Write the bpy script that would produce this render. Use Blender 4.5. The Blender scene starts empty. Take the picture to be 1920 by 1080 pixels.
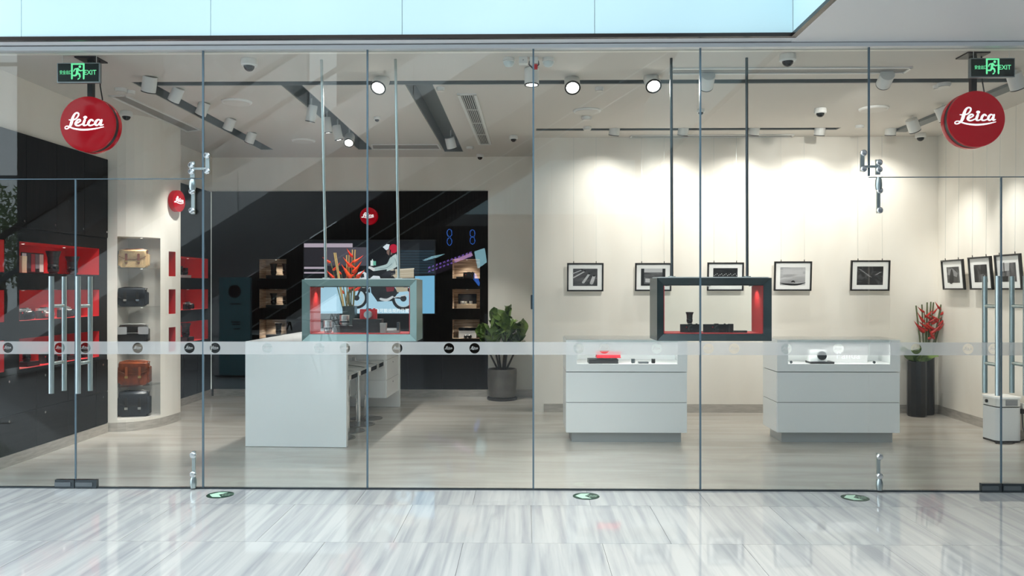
import bpy, math, random
from mathutils import Vector, Matrix
random.seed(7)
sc = bpy.context.scene
COL = sc.collection
PI = math.pi

# ------------------------------------------------------------------ camera
F = 1493.333
CAM = Vector((0.0, -6.15, 1.56))
YAW = math.atan(25 / F)
cd = bpy.data.cameras.new('camera'); cd.lens = 28; cd.sensor_width = 36; cd.clip_start = 0.05; cd.clip_end = 300
co = bpy.data.objects.new('camera', cd); COL.objects.link(co)
co.location = CAM; co.rotation_euler = (PI / 2, 0, YAW)
sc.camera = co
# ------------------------------------------------------------------ sky, exposure
w = bpy.data.worlds.new('sky'); sc.world = w; w.use_nodes = True
bg = w.node_tree.nodes['Background']
bg.inputs[0].default_value = (0.80, 0.93, 1.0, 1); bg.inputs[1].default_value = 2.6
sc.view_settings.view_transform = 'Standard'; sc.view_settings.look = 'None'
sc.view_settings.gamma = 1; sc.view_settings.use_curve_mapping = False
sc.view_settings.exposure = 0.12
sc.cycles.transparent_max_bounces = 32
sc.cycles.max_bounces = 10; sc.cycles.diffuse_bounces = 5; sc.cycles.glossy_bounces = 5
sc.cycles.sample_clamp_indirect = 6
SPOT_W = 2.4

# ------------------------------------------------------------------ pixel helpers (a photo point at a known depth)
_r = Vector((math.cos(YAW), math.sin(YAW), 0)); _f = Vector((-math.sin(YAW), math.cos(YAW), 0))
def ray(px, py): return _f + _r * ((px - 960) / F) + Vector((0, 0, (540 - py) / F))
def P(px, py, Y):
    d = ray(px, py); return CAM + d * ((Y - CAM.y) / d.y)
def PZ(px, py, z):
    d = ray(px, py); return CAM + d * ((z - CAM.z) / d.z)
def PX(px, py, X):
    d = ray(px, py); return CAM + d * ((X - CAM.x) / d.x)
def FL(px, py): return PZ(px, py, 0)
ZC = 3.45
def CE(px, py): return PZ(px, py, ZC)
def S(r, g, b):
    def c(v):
        v /= 255; return v / 12.92 if v <= .04045 else ((v + .055) / 1.055) ** 2.4
    return (c(r), c(g), c(b), 1)

# ------------------------------------------------------------------ materials
MT = {}
def M(name, col=None, rough=.5, metal=0, emit=None, es=0, spec=.5, coat=0):
    if name in MT: return MT[name]
    m = bpy.data.materials.new(name); m.use_nodes = True
    b = m.node_tree.nodes['Principled BSDF']
    b.inputs['Base Color'].default_value = col; b.inputs['Roughness'].default_value = rough
    b.inputs['Metallic'].default_value = metal; b.inputs['Specular IOR Level'].default_value = spec
    b.inputs['Coat Weight'].default_value = coat; b.inputs['Coat Roughness'].default_value = .05
    if emit:
        b.inputs['Emission Color'].default_value = emit; b.inputs['Emission Strength'].default_value = es
    MT[name] = m; return m
def MN(name, c1, c2, scale=(1, 1, 1), noise=4, rough=.5, metal=0, detail=5, lo=.35, hi=.65, coord='pos', spec=.5, rnd=0, bump=0, dist=0, emit=0):
    """two-colour noise material"""
    if name in MT: return MT[name]
    m = M(name, c1, rough, metal, spec=spec); nt = m.node_tree; N = nt.nodes; L = nt.links
    b = N['Principled BSDF']
    if coord == 'pos':
        g = N.new('ShaderNodeNewGeometry'); src = g.outputs['Position']
    else:
        g = N.new('ShaderNodeTexCoord'); src = g.outputs['Object']
    mp = N.new('ShaderNodeMapping'); mp.inputs['Scale'].default_value = scale
    if rnd:
        oi = N.new('ShaderNodeObjectInfo'); ma = N.new('ShaderNodeVectorMath'); ma.operation = 'MULTIPLY_ADD'
        cx = N.new('ShaderNodeCombineXYZ')
        for k in range(3): L.new(oi.outputs['Random'], cx.inputs[k])
        ma.inputs[1].default_value = (rnd, rnd * 1.7, rnd * .6)
        L.new(cx.outputs[0], ma.inputs[0]); L.new(src, ma.inputs[2]); src = ma.outputs[0]
    L.new(src, mp.inputs['Vector'])
    n = N.new('ShaderNodeTexNoise'); n.inputs['Scale'].default_value = noise; n.inputs['Detail'].default_value = detail
    n.inputs['Distortion'].default_value = dist
    L.new(mp.outputs[0], n.inputs['Vector'])
    cr = N.new('ShaderNodeValToRGB'); cr.color_ramp.elements[0].position = lo; cr.color_ramp.elements[1].position = hi
    cr.color_ramp.elements[0].color = c1; cr.color_ramp.elements[1].color = c2
    L.new(n.outputs['Fac'], cr.inputs[0]); L.new(cr.outputs[0], b.inputs['Base Color'])
    if emit:
        L.new(cr.outputs[0], b.inputs['Emission Color']); b.inputs['Emission Strength'].default_value = emit
    if bump:
        bp = N.new('ShaderNodeBump'); bp.inputs['Strength'].default_value = bump; bp.inputs['Distance'].default_value = .01
        L.new(n.outputs['Fac'], bp.inputs['Height']); L.new(bp.outputs[0], b.inputs['Normal'])
    return m
def glass_mat(name, tint, r0=.045, rough=0.0, mx=.9):
    m = bpy.data.materials.new(name); m.use_nodes = True; nt = m.node_tree; N = nt.nodes; L = nt.links
    N.remove(N['Principled BSDF']); out = N['Material Output']
    t = N.new('ShaderNodeBsdfTransparent'); t.inputs[0].default_value = tint
    g = N.new('ShaderNodeBsdfGlossy'); g.inputs['Roughness'].default_value = rough
    lw = N.new('ShaderNodeLayerWeight'); lw.inputs[0].default_value = .5
    p = N.new('ShaderNodeMath'); p.operation = 'POWER'; p.inputs[1].default_value = 5
    a = N.new('ShaderNodeMath'); a.operation = 'MULTIPLY_ADD'; a.inputs[1].default_value = mx; a.inputs[2].default_value = r0
    mix = N.new('ShaderNodeMixShader')
    L.new(lw.outputs['Facing'], p.inputs[0]); L.new(p.outputs[0], a.inputs[0]); L.new(a.outputs[0], mix.inputs[0])
    L.new(t.outputs[0], mix.inputs[1]); L.new(g.outputs[0], mix.inputs[2]); L.new(mix.outputs[0], out.inputs[0])
    MT[name] = m; return m
def film_mat(name, col, trans):
    m = bpy.data.materials.new(name); m.use_nodes = True; nt = m.node_tree; N = nt.nodes; L = nt.links
    N.remove(N['Principled BSDF']); out = N['Material Output']
    t = N.new('ShaderNodeBsdfTransparent'); d = N.new('ShaderNodeBsdfDiffuse'); l = N.new('ShaderNodeBsdfTranslucent')
    d.inputs[0].default_value = col; l.inputs[0].default_value = col
    m1 = N.new('ShaderNodeMixShader'); m1.inputs[0].default_value = .35; m2 = N.new('ShaderNodeMixShader'); m2.inputs[0].default_value = trans
    L.new(d.outputs[0], m1.inputs[1]); L.new(l.outputs[0], m1.inputs[2]); L.new(m1.outputs[0], m2.inputs[1]); L.new(t.outputs[0], m2.inputs[2])
    L.new(m2.outputs[0], out.inputs[0]); MT[name] = m; return m
def emis(name, col, s=1.0):
    return M(name, (0, 0, 0, 1) if s > 0 else col, .6, emit=col, es=s)

glass = glass_mat('shopfront_glass', (.97, .987, .983, 1), .034)
clear = glass_mat('clear_glass', (.97, .985, .98, 1), .03)
film = film_mat('frosted_film', (.80, .80, .80, 1), .38)
white = M('white_lacquer', S(249, 250, 250), .18)
offw = M('white_plastic', S(225, 225, 222), .4)
paint = MN('warm_wall_paint', S(232, 226, 216), S(240, 235, 226), (1, 1, .3), 3, .7)
ceilm = M('ceiling_paint', S(206, 201, 194), .75)
chan = M('ceiling_slot_grey', S(112, 116, 116), .6)
chrome = M('chrome', (.75, .77, .78, 1), .12, 1)
steel = MN('brushed_steel', S(175, 188, 188), S(198, 208, 208), (40, 40, 1), 6, .28, 1)
dsteel = M('dark_steel', S(86, 92, 96), .3, .9)
blk = M('black_plastic', S(20, 20, 21), .4)
blkg = M('black_gloss', S(14, 14, 15), .12)
blkpanel = MN('black_veneer', S(20, 17, 16), S(27, 23, 21), (9, 9, .6), 6, .6, spec=.1)
redl = M('red_lining', S(196, 38, 42), .55)
redg = M('red_gloss', S(140, 0, 16), .12, emit=S(190, 0, 22), es=.27, spec=.2)
redm = M('red_paint', S(205, 30, 40), .3)
base_m = MN('metal_plinth', S(196, 190, 182), S(176, 170, 162), (2, 2, 12), 4, .35, .25)
led = emis('led_white', (1, .95, .88, 1), 9)
ledw = emis('led_warm', (1, .82, .6, 1), 12)
lampm = emis('lamp_face', (1, .95, .86, 1), 14)
logow = M('logo_white', S(250, 250, 252), .4, emit=(1, 1, 1, 1), es=.75)
green_e = emis('exit_green', S(120, 255, 180), .85)

# ------------------------------------------------------------------ mesh builder
class MB:
    def __init__(s): s.v = []; s.f = []
    def add(s, vs, fs):
        o = len(s.v); s.v += [tuple(v) for v in vs]; s.f += [tuple(i + o for i in f) for f in fs]; return s
    def hexa(s, c):
        return s.add(c, [(0, 3, 2, 1), (4, 5, 6, 7), (0, 1, 5, 4), (1, 2, 6, 5), (2, 3, 7, 6), (3, 0, 4, 7)])
    def box(s, x0, x1, y0, y1, z0, z1):
        x0, x1 = sorted((x0, x1)); y0, y1 = sorted((y0, y1)); z0, z1 = sorted((z0, z1))
        return s.hexa([(x0, y0, z0), (x1, y0, z0), (x1, y1, z0), (x0, y1, z0), (x0, y0, z1), (x1, y0, z1), (x1, y1, z1), (x0, y1, z1)])
    def quad(s, a, b, c, d): return s.add([a, b, c, d], [(0, 1, 2, 3)])
    def prism(s, pts, a, b, axis='z'):
        n = len(pts)
        def mp(p, h):
            return {'z': (p[0], p[1], h), 'y': (p[0], h, p[1]), 'x': (h, p[0], p[1])}[axis]
        vs = [mp(p, a) for p in pts] + [mp(p, b) for p in pts]
        fs = [tuple(range(n - 1, -1, -1)), tuple(range(n, 2 * n))] + [(i, (i + 1) % n, (i + 1) % n + n, i + n) for i in range(n)]
        return s.add(vs, fs)
    def rbox(s, x0, x1, y0, y1, z0, z1, r, axis='z', n=4):
        if axis == 'z': return s.prism(rrect(x0, x1, y0, y1, r, n), z0, z1, 'z')
        if axis == 'y': return s.prism(rrect(x0, x1, z0, z1, r, n), y0, y1, 'y')
        return s.prism(rrect(y0, y1, z0, z1, r, n), x0, x1, 'x')
    def lathe(s, prof, c=(0, 0, 0), axis='z', n=28, cap=True):
        vs = []; fs = []
        for r, h in prof:
            for k in range(n):
                a = 2 * PI * k / n; x, y = r * math.cos(a), r * math.sin(a)
                q = {'z': (x, y, h), 'y': (x, h, y), 'x': (h, x, y)}[axis]
                vs.append((q[0] + c[0], q[1] + c[1], q[2] + c[2]))
        m = len(prof)
        for i in range(m - 1):
            for k in range(n): fs.append((i * n + k, i * n + (k + 1) % n, (i + 1) * n + (k + 1) % n, (i + 1) * n + k))
        if cap: fs.append(tuple(range(n - 1, -1, -1))); fs.append(tuple((m - 1) * n + k for k in range(n)))
        return s.add(vs, fs)
    def cyl(s, r, h0, h1, c=(0, 0, 0), axis='z', n=20): return s.lathe([(r, h0), (r, h1)], c, axis, n)
    def tube(s, pts, r, n=8, closed=False):
        pts = [Vector(p) for p in pts]; m = len(pts); vs = []; fs = []; up = None
        for i, p in enumerate(pts):
            t = (pts[(i + 1) % m] - pts[i - 1]) if closed else (pts[min(i + 1, m - 1)] - pts[max(i - 1, 0)])
            t.normalize()
            if up is None:
                up = Vector((0, 0, 1)) if abs(t.z) < .9 else Vector((1, 0, 0))
            a = t.cross(up).normalized(); b = a.cross(t).normalized(); up = b
            rr = r[i] if isinstance(r, (list, tuple)) else r
            for k in range(n):
                g = 2 * PI * k / n; vs.append(p + a * (rr * math.cos(g)) + b * (rr * math.sin(g)))
        for i in range(m if closed else m - 1):
            j = (i + 1) % m
            for k in range(n): fs.append((i * n + k, i * n + (k + 1) % n, j * n + (k + 1) % n, j * n + k))
        if not closed: fs.append(tuple(range(n - 1, -1, -1))); fs.append(tuple((m - 1) * n + k for k in range(n)))
        return s.add(vs, fs)
    def xf(s, mat):
        s.v = [tuple(mat @ Vector(v)) for v in s.v]; return s
    def build(s, name, mat, parent=None, smooth=False, loc=None, label=None):
        me = bpy.data.meshes.new(name); me.from_pydata(s.v, [], s.f); me.update()
        if mat: me.materials.append(mat)
        if smooth:
            me.polygons.foreach_set('use_smooth', [True] * len(me.polygons)); me.set_sharp_from_angle(angle=math.radians(40))
        return mobj(name, me, parent, loc, label)
def mobj(name, me, parent=None, loc=None, label=None):
    o = bpy.data.objects.new(name, me); COL.objects.link(o)
    if parent: o.parent = parent
    if loc is not None: o.location = loc
    if label: o['label'] = label
    return o
def rrect(x0, x1, y0, y1, r, n=4):
    pts = []
    for cx, cy, a0 in ((x1 - r, y0 + r, -PI / 2), (x1 - r, y1 - r, 0), (x0 + r, y1 - r, PI / 2), (x0 + r, y0 + r, PI)):
        for k in range(n + 1):
            a = a0 + PI / 2 * k / n; pts.append((cx + r * math.cos(a), cy + r * math.sin(a)))
    return pts
def bx(*a): return MB().box(*a)
def tag(o, label=None, cat=None, group=None, kind=None):
    if label: o['label'] = label
    if cat: o['category'] = cat
    if group: o['group'] = group
    if kind: o['kind'] = kind
    return o
def E(name, label, cat=None, loc=(0, 0, 0), rz=0, group=None, kind=None, rx=0):
    o = bpy.data.objects.new(name, None); COL.objects.link(o); o.empty_display_size = .1
    o.location = loc; o.rotation_euler = (rx, 0, rz)
    return tag(o, label, cat, group, kind)
def struct(name, mb, mat, label=None, smooth=False):
    return tag(mb.build(name, mat, None, smooth), label, None, None, 'structure')
def copy_tree(o, parent=None):
    c = o.copy(); COL.objects.link(c)
    if parent: c.parent = parent
    for ch in list(o.children): copy_tree(ch, c)
    return c
def cat(pts, k=6):
    """Catmull-Rom through tuples of any size"""
    out = []; n = len(pts)
    for i in range(n - 1):
        p0, p1, p2, p3 = pts[max(i - 1, 0)], pts[i], pts[i + 1], pts[min(i + 2, n - 1)]
        for j in range(k):
            t = j / k
            out.append(tuple(.5 * (2 * b + (c - a) * t + (2 * a - 5 * b + 4 * c - d) * t * t + (3 * b - a - 3 * c + d) * t ** 3) for a, b, c, d in zip(p0, p1, p2, p3)))
    out.append(tuple(pts[-1])); return out

# ---- flat drawing: ribbons / polygons / dots in 2D, mapped by fn(x,y) -> 3D
def ribbon(mb, pts, fn, k=6):
    q = cat(pts, k) if k > 1 else pts
    n = len(q); vs = []; fs = []
    for i in range(n):
        a = q[max(i - 1, 0)]; b = q[min(i + 1, n - 1)]
        dx, dy = b[0] - a[0], b[1] - a[1]; l = math.hypot(dx, dy) or 1
        nx, ny = -dy / l, dx / l; h = max(q[i][2], .0005) / 2
        vs += [fn(q[i][0] + nx * h, q[i][1] + ny * h), fn(q[i][0] - nx * h, q[i][1] - ny * h)]
    fs = [(2 * i, 2 * i + 1, 2 * i + 3, 2 * i + 2) for i in range(n - 1)]
    mb.add(vs, fs)
    for e in (q[0], q[-1]): dot(mb, e[0], e[1], e[2] / 2, e[2] / 2, fn, 8)
def dot(mb, x, y, rx, ry, fn, n=16, rot=0):
    vs = []
    for i in range(n):
        a = 2 * PI * i / n; p, q = rx * math.cos(a), ry * math.sin(a)
        vs.append(fn(x + p * math.cos(rot) - q * math.sin(rot), y + p * math.sin(rot) + q * math.cos(rot)))
    mb.add(vs, [tuple(range(n))])
def poly(mb, pts, fn): mb.add([fn(*p) for p in pts], [tuple(range(len(pts)))])

def _lg(x, y, wd): return ((x - 574) / 467, -(y - 562) / 467, wd * .84 / 467)
LOGO = [[_lg(*p) for p in st] for st in (
    # capital L with crossbar, loops and the swash beneath
    [(262, 494, 20), (330, 500, 26), (395, 478, 30), (438, 425, 34), (440, 385, 34), (405, 370, 34), (362, 400, 44), (330, 470, 62), (305, 560, 66), (275, 615, 44), (230, 652, 26), (190, 652, 24), (178, 630, 22), (205, 608, 22), (250, 612, 24), (310, 640, 30), (400, 664, 34), (545, 678, 38), (720, 662, 32), (890, 624, 16)],
    [(385, 572, 26), (440, 548, 28), (482, 515, 30), (462, 492, 30), (420, 510, 40), (388, 565, 50), (408, 598, 36), (452, 602, 30), (520, 572, 24)],
    [(562, 500, 50), (540, 560, 54), (540, 596, 38), (580, 598, 28), (625, 575, 22)],
    [(708, 516, 36), (682, 497, 34), (648, 520, 50), (625, 568, 50), (645, 600, 34), (690, 596, 28), (740, 572, 22)],
    [(838, 508, 26), (796, 496, 34), (756, 535, 52), (748, 580, 46), (778, 598, 32), (812, 570, 30), (842, 520, 30)],
    [(858, 500, 40), (838, 560, 54), (842, 594, 40), (884, 582, 20)])]
def draw_logo(mb, fn, sc_=1.0, k=5):
    for st in LOGO: ribbon(mb, [(a * sc_, b * sc_, c_ * sc_) for a, b, c_ in st], fn, k)
    d = _lg(568, 455, 0); dot(mb, d[0] * sc_, d[1] * sc_, 36 / 467 * sc_, 27 / 467 * sc_, fn, 14)
def text_mesh(body, size, align='CENTER', bold=0, extrude=0):
    cu = bpy.data.curves.new('t', 'FONT'); cu.body = body; cu.size = size; cu.align_x = align; cu.align_y = 'CENTER'
    cu.offset = bold; cu.extrude = extrude; cu.resolution_u = 3
    o = bpy.data.objects.new('t', cu); COL.objects.link(o)
    dg = bpy.context.evaluated_depsgraph_get()
    me = bpy.data.meshes.new_from_object(o.evaluated_get(dg))
    bpy.data.objects.remove(o); bpy.data.curves.remove(cu)
    return me
def text_obj(name, body, size, mat, parent, loc, rot=(PI / 2, 0, 0), align='CENTER', bold=0, sx=1):
    me = text_mesh(body, size, align, bold); me.name = name; me.materials.clear(); me.materials.append(mat)
    o = mobj(name, me, parent, loc); o.rotation_euler = rot; o.scale = (sx, 1, 1); return o

# ================================================================== THE SETTING
XL = -4.52          # left cabinet front
YB1 = 5.30          # back wall, left half
YB2 = 3.87          # back wall, right half
XS = P(1000, 540, 4.6).x
ZG = P(1000, 92, 0).z
# --- mall floor of marble slabs
marble = MN('white_marble', S(160, 160, 163), S(199, 197, 194), (11, .5, 1), 1.5, .05, 0, 10, .24, .6, rnd=9, dist=.5)
fm = struct('floor_mall', bx(-24, 16, -30, -.012, -.08, -.012), M('mall_screed', S(196, 196, 198), .12), 'polished pale grey marble floor of the mall outside the glass')
tw = .85; tile = MB().box(.0012, tw - .0012, .0012, tw - .0012, -.012, 0)
tme = None
rows = [(-.43, 0)] + [(-.43 - tw * (k + 1), -.43 - tw * k) for k in range(5)]
for ri, (ya, yb) in enumerate(rows):
    off = .22 + (ri % 2) * .42
    for ci in range(-7, 8):
        x = ci * tw + off - .6
        if ri == 0 and True:
            if ci == -7:
                half = MB().box(.0012, tw - .0012, .0012, .43 - .0012, -.012, 0).build('marble_slab', marble, fm); hme = half.data; half.location = (x, ya, 0)
            else: mobj('marble_slab', hme, fm, (x, ya, 0))
        elif tme is None:
            o = tile.build('marble_slab', marble, fm); tme = o.data; o.location = (x, ya, 0)
        else: mobj('marble_slab', tme, fm, (x, ya, 0))
# --- shop floor
MN('shop_floor', S(186, 179, 170), S(208, 203, 195), (.45, 2.4, 1), 1.7, .16, 0, 7, .32, .68, dist=.8)
struct('floor_store', bx(-5.2, 7.0, -.011, 5.5, -.08, 0), MT['shop_floor'], 'polished beige stone floor inside the shop')
# --- ceiling with its recessed lighting slots
slots = [  # x0,x1,y0,y1
    (-3.62, 5.0, 1.10, 1.25),
    (XS + .02, 3.72, 3.30, 3.44),
    (-3.62, -3.44, 1.25, 4.7),
    (-2.28, -2.08, 1.25, 4.7),
    (-1.12, -.86, 1.25, 4.9)]
def grid_panel(mb, A, Z, ops, fn, th):
    As = sorted(set([A[0], A[1]] + [min(max(v, A[0]), A[1]) for o in ops for v in o[:2]]))
    Zs = sorted(set([Z[0], Z[1]] + [min(max(v, Z[0]), Z[1]) for o in ops for v in o[2:4]]))
    for i in range(len(As) - 1):
        run = None
        for j in range(len(Zs) - 1):
            ca, cz = (As[i] + As[i + 1]) / 2, (Zs[j] + Zs[j + 1]) / 2
            hole = any(o[0] < ca < o[1] and o[2] < cz < o[3] for o in ops)
            if not hole:
                if run is None: run = [Zs[j], Zs[j + 1]]
                else: run[1] = Zs[j + 1]
            if (hole or j == len(Zs) - 2) and run:
                c = [fn(As[i], run[0], 0), fn(As[i + 1], run[0], 0), fn(As[i + 1], run[0], th), fn(As[i], run[0], th)]
                d = [fn(As[i], run[1], 0), fn(As[i + 1], run[1], 0), fn(As[i + 1], run[1], th), fn(As[i], run[1], th)]
                mb.hexa(c + d); run = None
    return mb
cm = MB(); grid_panel(cm, (-5.2, 7.0), (-.04, 5.5), slots, lambda a, b, t: (a, b, ZC + t), .16)
ceil_o = struct('ceiling', cm, ceilm, 'plain off-white shop ceiling with recessed lighting slots')
bx(-5.2, 7.0, -.04, 5.5, ZC + .17, ZC + .3).build('slot_bottom', chan, ceil_o)
for i, (a, b, c_, d) in enumerate(slots):
    m = MB(); e = .004
    m.box(a + e, a + .012, c_, d, ZC + .004, ZC + .165); m.box(b - .012, b - e, c_, d, ZC + .004, ZC + .165)
    m.box(a, b, c_ + e, c_ + .012, ZC + .004, ZC + .165); m.box(a, b, d - .012, d - e, ZC + .004, ZC + .165)
    m.build('slot_lining', chan, ceil_o)
# --- walls
struct('wall_left', bx(-5.2, XL - .46, -.011, YB1, 0, ZC), paint, 'warm white painted left wall above the black cabinets')
lw2 = struct('wall_left_soffit', bx(XL - .46, XL - .02, -.011, YB1 + .1, 2.95, ZC), paint, 'warm white bulkhead above the black display cabinets on the left')
wb = struct('wall_back', bx(-5.2, XS + .02, YB1 + .46, YB1 + .6, 0, ZC), paint, 'warm white back wall on the left half of the shop')
struct('wall_back_soffit', bx(XL - .46, P(915, 540, YB1).x, YB1 + .02, YB1 + .46, 2.957, ZC), paint, 'pale grey bulkhead above the black display wall at the back')
struct('wall_back_pier', bx(P(915, 540, YB1).x + .001, XS + .02, YB1, YB1 + .46, 0, ZC), paint, 'narrow beige wall beside the black display wall, behind the potted plant')
rw1, rw2 = CE(1761, 255), CE(1920, 192)
dirv = (rw2 - rw1).normalized()
c0 = rw1 + dirv * ((YB2 - rw1.y) / dirv.y); c1 = rw1 + dirv * ((-.011 - rw1.y) / dirv.y)
struct('wall_back_right', bx(XS, c0.x + .3, YB2, YB2 + .15, 0, ZC), paint, 'long cream back wall hung with five framed photographs')
struct('wall_return', bx(XS, XS + .12, YB2 + .15, YB1 + .46, 0, ZC), paint, 'return wall stepping the cream back wall forward')
nrm = Vector((-dirv.y, dirv.x, 0)); nrm = nrm if nrm.x > 0 else -nrm
def rwall(t, z, d): p = c0 + dirv * t - nrm * d; return Vector((p.x, p.y, z))
RL = (c1 - c0).length
rwm = MB().hexa([rwall(0, 0, 0), rwall(RL, 0, 0), rwall(RL, 0, -.15), rwall(0, 0, -.15), rwall(0, ZC, 0), rwall(RL, ZC, 0), rwall(RL, ZC, -.15), rwall(0, ZC, -.15)])
struct('wall_right', rwm, paint, 'cream right wall hung with three framed photographs')
# ceiling beyond right wall is covered; baseboards
struct('baseboard_back_right', bx(XS + .125, c0.x - .01, YB2 - .012, YB2 - .001, 0, .105), base_m, 'brushed metal baseboard under the framed photographs')
bm_ = MB().hexa([rwall(.02, 0, .012), rwall(RL, 0, .012), rwall(RL, 0, .001), rwall(.02, 0, .001), rwall(.02, .105, .012), rwall(RL, .105, .012), rwall(RL, .105, .001), rwall(.02, .105, .001)])
struct('baseboard_right', bm_, base_m, 'brushed metal baseboard of the right wall')
struct('baseboard_back', bx(XL + .02, XS - .001, YB1 - .025, YB1 - .001, 0, .1), base_m, 'brushed metal baseboard under the black display wall')
struct('baseboard_left', MB().box(XL + .001, XL + .014, -.005, 2.385, 0, .1).box(XL - .02, XL - .006, 3.30, YB1 - .03, 0, .1), base_m, 'brushed metal baseboard along the left cabinets')

# ------------------------------------------------------------------ black display cabinets
ROWS = [(1.695, 1.98), (1.262, 1.545), (.83, 1.108)]
wood = MN('striped_wood', S(104, 80, 64), S(212, 190, 166), (1.2, 1.2, 34), 2.2, .5, 0, 4, .3, .72, dist=.4)
puckm = emis('puck_face', (1, .95, .86, 1), 6)
def puck(parent, loc, power, size=120, col=(1, .93, .82), d=(0, 0, -1)):
    o = MB().lathe([(.016, .0), (.016, -.006), (.012, -.006)], loc, n=14).build('puck_light', offw, parent)
    MB().cyl(.0115, -.0045, -.0062, loc, n=14).build('puck_face', puckm, o)
    l = bpy.data.lights.new('puck_beam', 'SPOT'); l.energy = power; l.spot_size = math.radians(size); l.spot_blend = .8; l.color = col; l.shadow_soft_size = .02
    lo = bpy.data.objects.new('puck_beam', l); COL.objects.link(lo); lo.parent = parent; lo.location = Vector(loc) - Vector((0, 0, .012))
    lo.rotation_mode = 'QUATERNION'; lo.rotation_quaternion = Vector(d).normalized().to_track_quat('-Z', 'Y')
def niche(parent, a0, a1, z0, z1, fn, depth, mat, ledmat=None, th=.012):
    m = MB(); e = .003; a0 += e; a1 -= e; z0 += e; z1 -= e
    def q(p, q_, r, s_): m.quad(fn(*p), fn(*q_), fn(*r), fn(*s_))
    q((a0, z0, depth), (a1, z0, depth), (a1, z1, depth), (a0, z1, depth))
    q((a0, z0, 0), (a1, z0, 0), (a1, z0, depth), (a0, z0, depth)); q((a0, z1, 0), (a1, z1, 0), (a1, z1, depth), (a0, z1, depth))
    q((a0, z0, 0), (a0, z1, 0), (a0, z1, depth), (a0, z0, depth)); q((a1, z0, 0), (a1, z1, 0), (a1, z1, depth), (a1, z0, depth))
    # shrink a hair so lining sits inside the opening
    o = m.build('niche_lining', mat, parent)
    n_ = 2 if a1 - a0 > .7 else 1
    for k in range(n_):
        puck(o, fn(a0 + (a1 - a0) * (k + .5) / n_, z1 - .001, depth * .5), ledmat)
    return o
fnL = lambda a, z, d: (XL - d, a, z)
cab = E('display_cabinet', 'tall black wall cabinet with red-lined niches on the left of the shop', 'cabinet', (0, 0, 0))
nY = (PX(36, 540, XL).y, PX(186, 540, XL).y)
nYa = (.08, PX(8, 540, XL).y)
ops = [(y0, y1, z0, z1) for (y0, y1) in (nY, nYa) for (z0, z1) in ROWS]
grid_panel(MB(), (-.008, 2.385), (.0, 2.949), ops, fnL, .45).build('carcass', blkpanel, cab)
for o in ops: niche(cab, o[0], o[1], o[2], o[3], fnL, .36, redl, 5.0)
knob = M('knob_steel', S(220, 222, 224), .2, 1)
for i, (a, b) in enumerate([(.0, .5), (.5, .97), (.97, 1.44), (1.44, 1.92), (1.92, 2.375)]):
    d = MB().box(XL + .001, XL + .014, a + .003, b - .003, 2.1, 2.945).build('door', blkpanel, cab)
    MB().lathe([(.005, .0), (.005, .012), (.011, .014), (.011, .022)], (XL + .014, b - .06, 2.16), 'x', 10).build('knob', knob, d)
for zr in ((.11, .445), (.451, .79)):
    for a, b in [(.0, .6), (.6, 1.12), (1.12, 1.63), (1.63, 2.14), (2.14, 2.375)]:
        d = MB().box(XL + .001, XL + .014, a + .003, b - .003, zr[0], zr[1]).build('drawer', blkpanel, cab)
        MB().lathe([(.005, .0), (.005, .012), (.011, .014), (.011, .022)], (XL + .014, a + .1, zr[1] - .045), 'x', 10).build('knob', knob, d)
# second cabinet beyond the column
X2 = XL - .03
fnL2 = lambda a, z, d: (X2 - d, a, z)
cab2 = E('display_cabinet', 'black wall cabinet with red-lined niches behind the cream column', 'cabinet')
ops = [(4.0, 5.2, z0, z1) for z0, z1 in ROWS]
grid_panel(MB(), (2.41, YB1 - .0005), (.0, 2.949), ops, fnL2, .42).build('carcass', blkpanel, cab2)
for o in ops: niche(cab2, *o, fnL2, .33, redl, 5.0)
for a in (3.4, 3.9, 4.35, 4.8):
    d = MB().box(X2 + .001, X2 + .012, a + .003, a + .44, .11, .79).build('door', blkpanel, cab2)
    MB().lathe([(.005, .0), (.005, .012), (.011, .014), (.011, .022)], (X2 + .012, a + .4, .66), 'x', 10).build('knob', knob, d)
# back display wall
XB0, XB1 = XL - .02, P(915, 540, YB1).x
fnB = lambda a, z, d: (a, YB1 + d, z)
cab3 = E('display_wall', 'black back display wall with wood-lined niches either side of the screen', 'cabinet')
nb = [(P(486, 540, YB1).x, P(537, 540, YB1).x), (P(848, 540, YB1).x, P(900, 540, YB1).x)]
ops = [(a, b, z0, z1) for a, b in nb for z0, z1 in ROWS]
grid_panel(MB(), (XB0, XB1), (0, 2.956), ops, fnB, .45).build('carcass', blkpanel, cab3)
for o in ops: niche(cab3, *o, fnB, .3, wood, 12.0)
for x in [XB0 + .35 + k * .5 for k in range(7)]:
    d = MB().box(x + .003, x + .497, YB1 - .014, YB1 - .001, .11, .76).build('door', blkpanel, cab3)
    MB().lathe([(.005, .0), (.005, -.012), (.011, -.014), (.011, -.022)], (x + .44, YB1 - .014, .68), 'y', 10).build('knob', knob, d)

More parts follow.
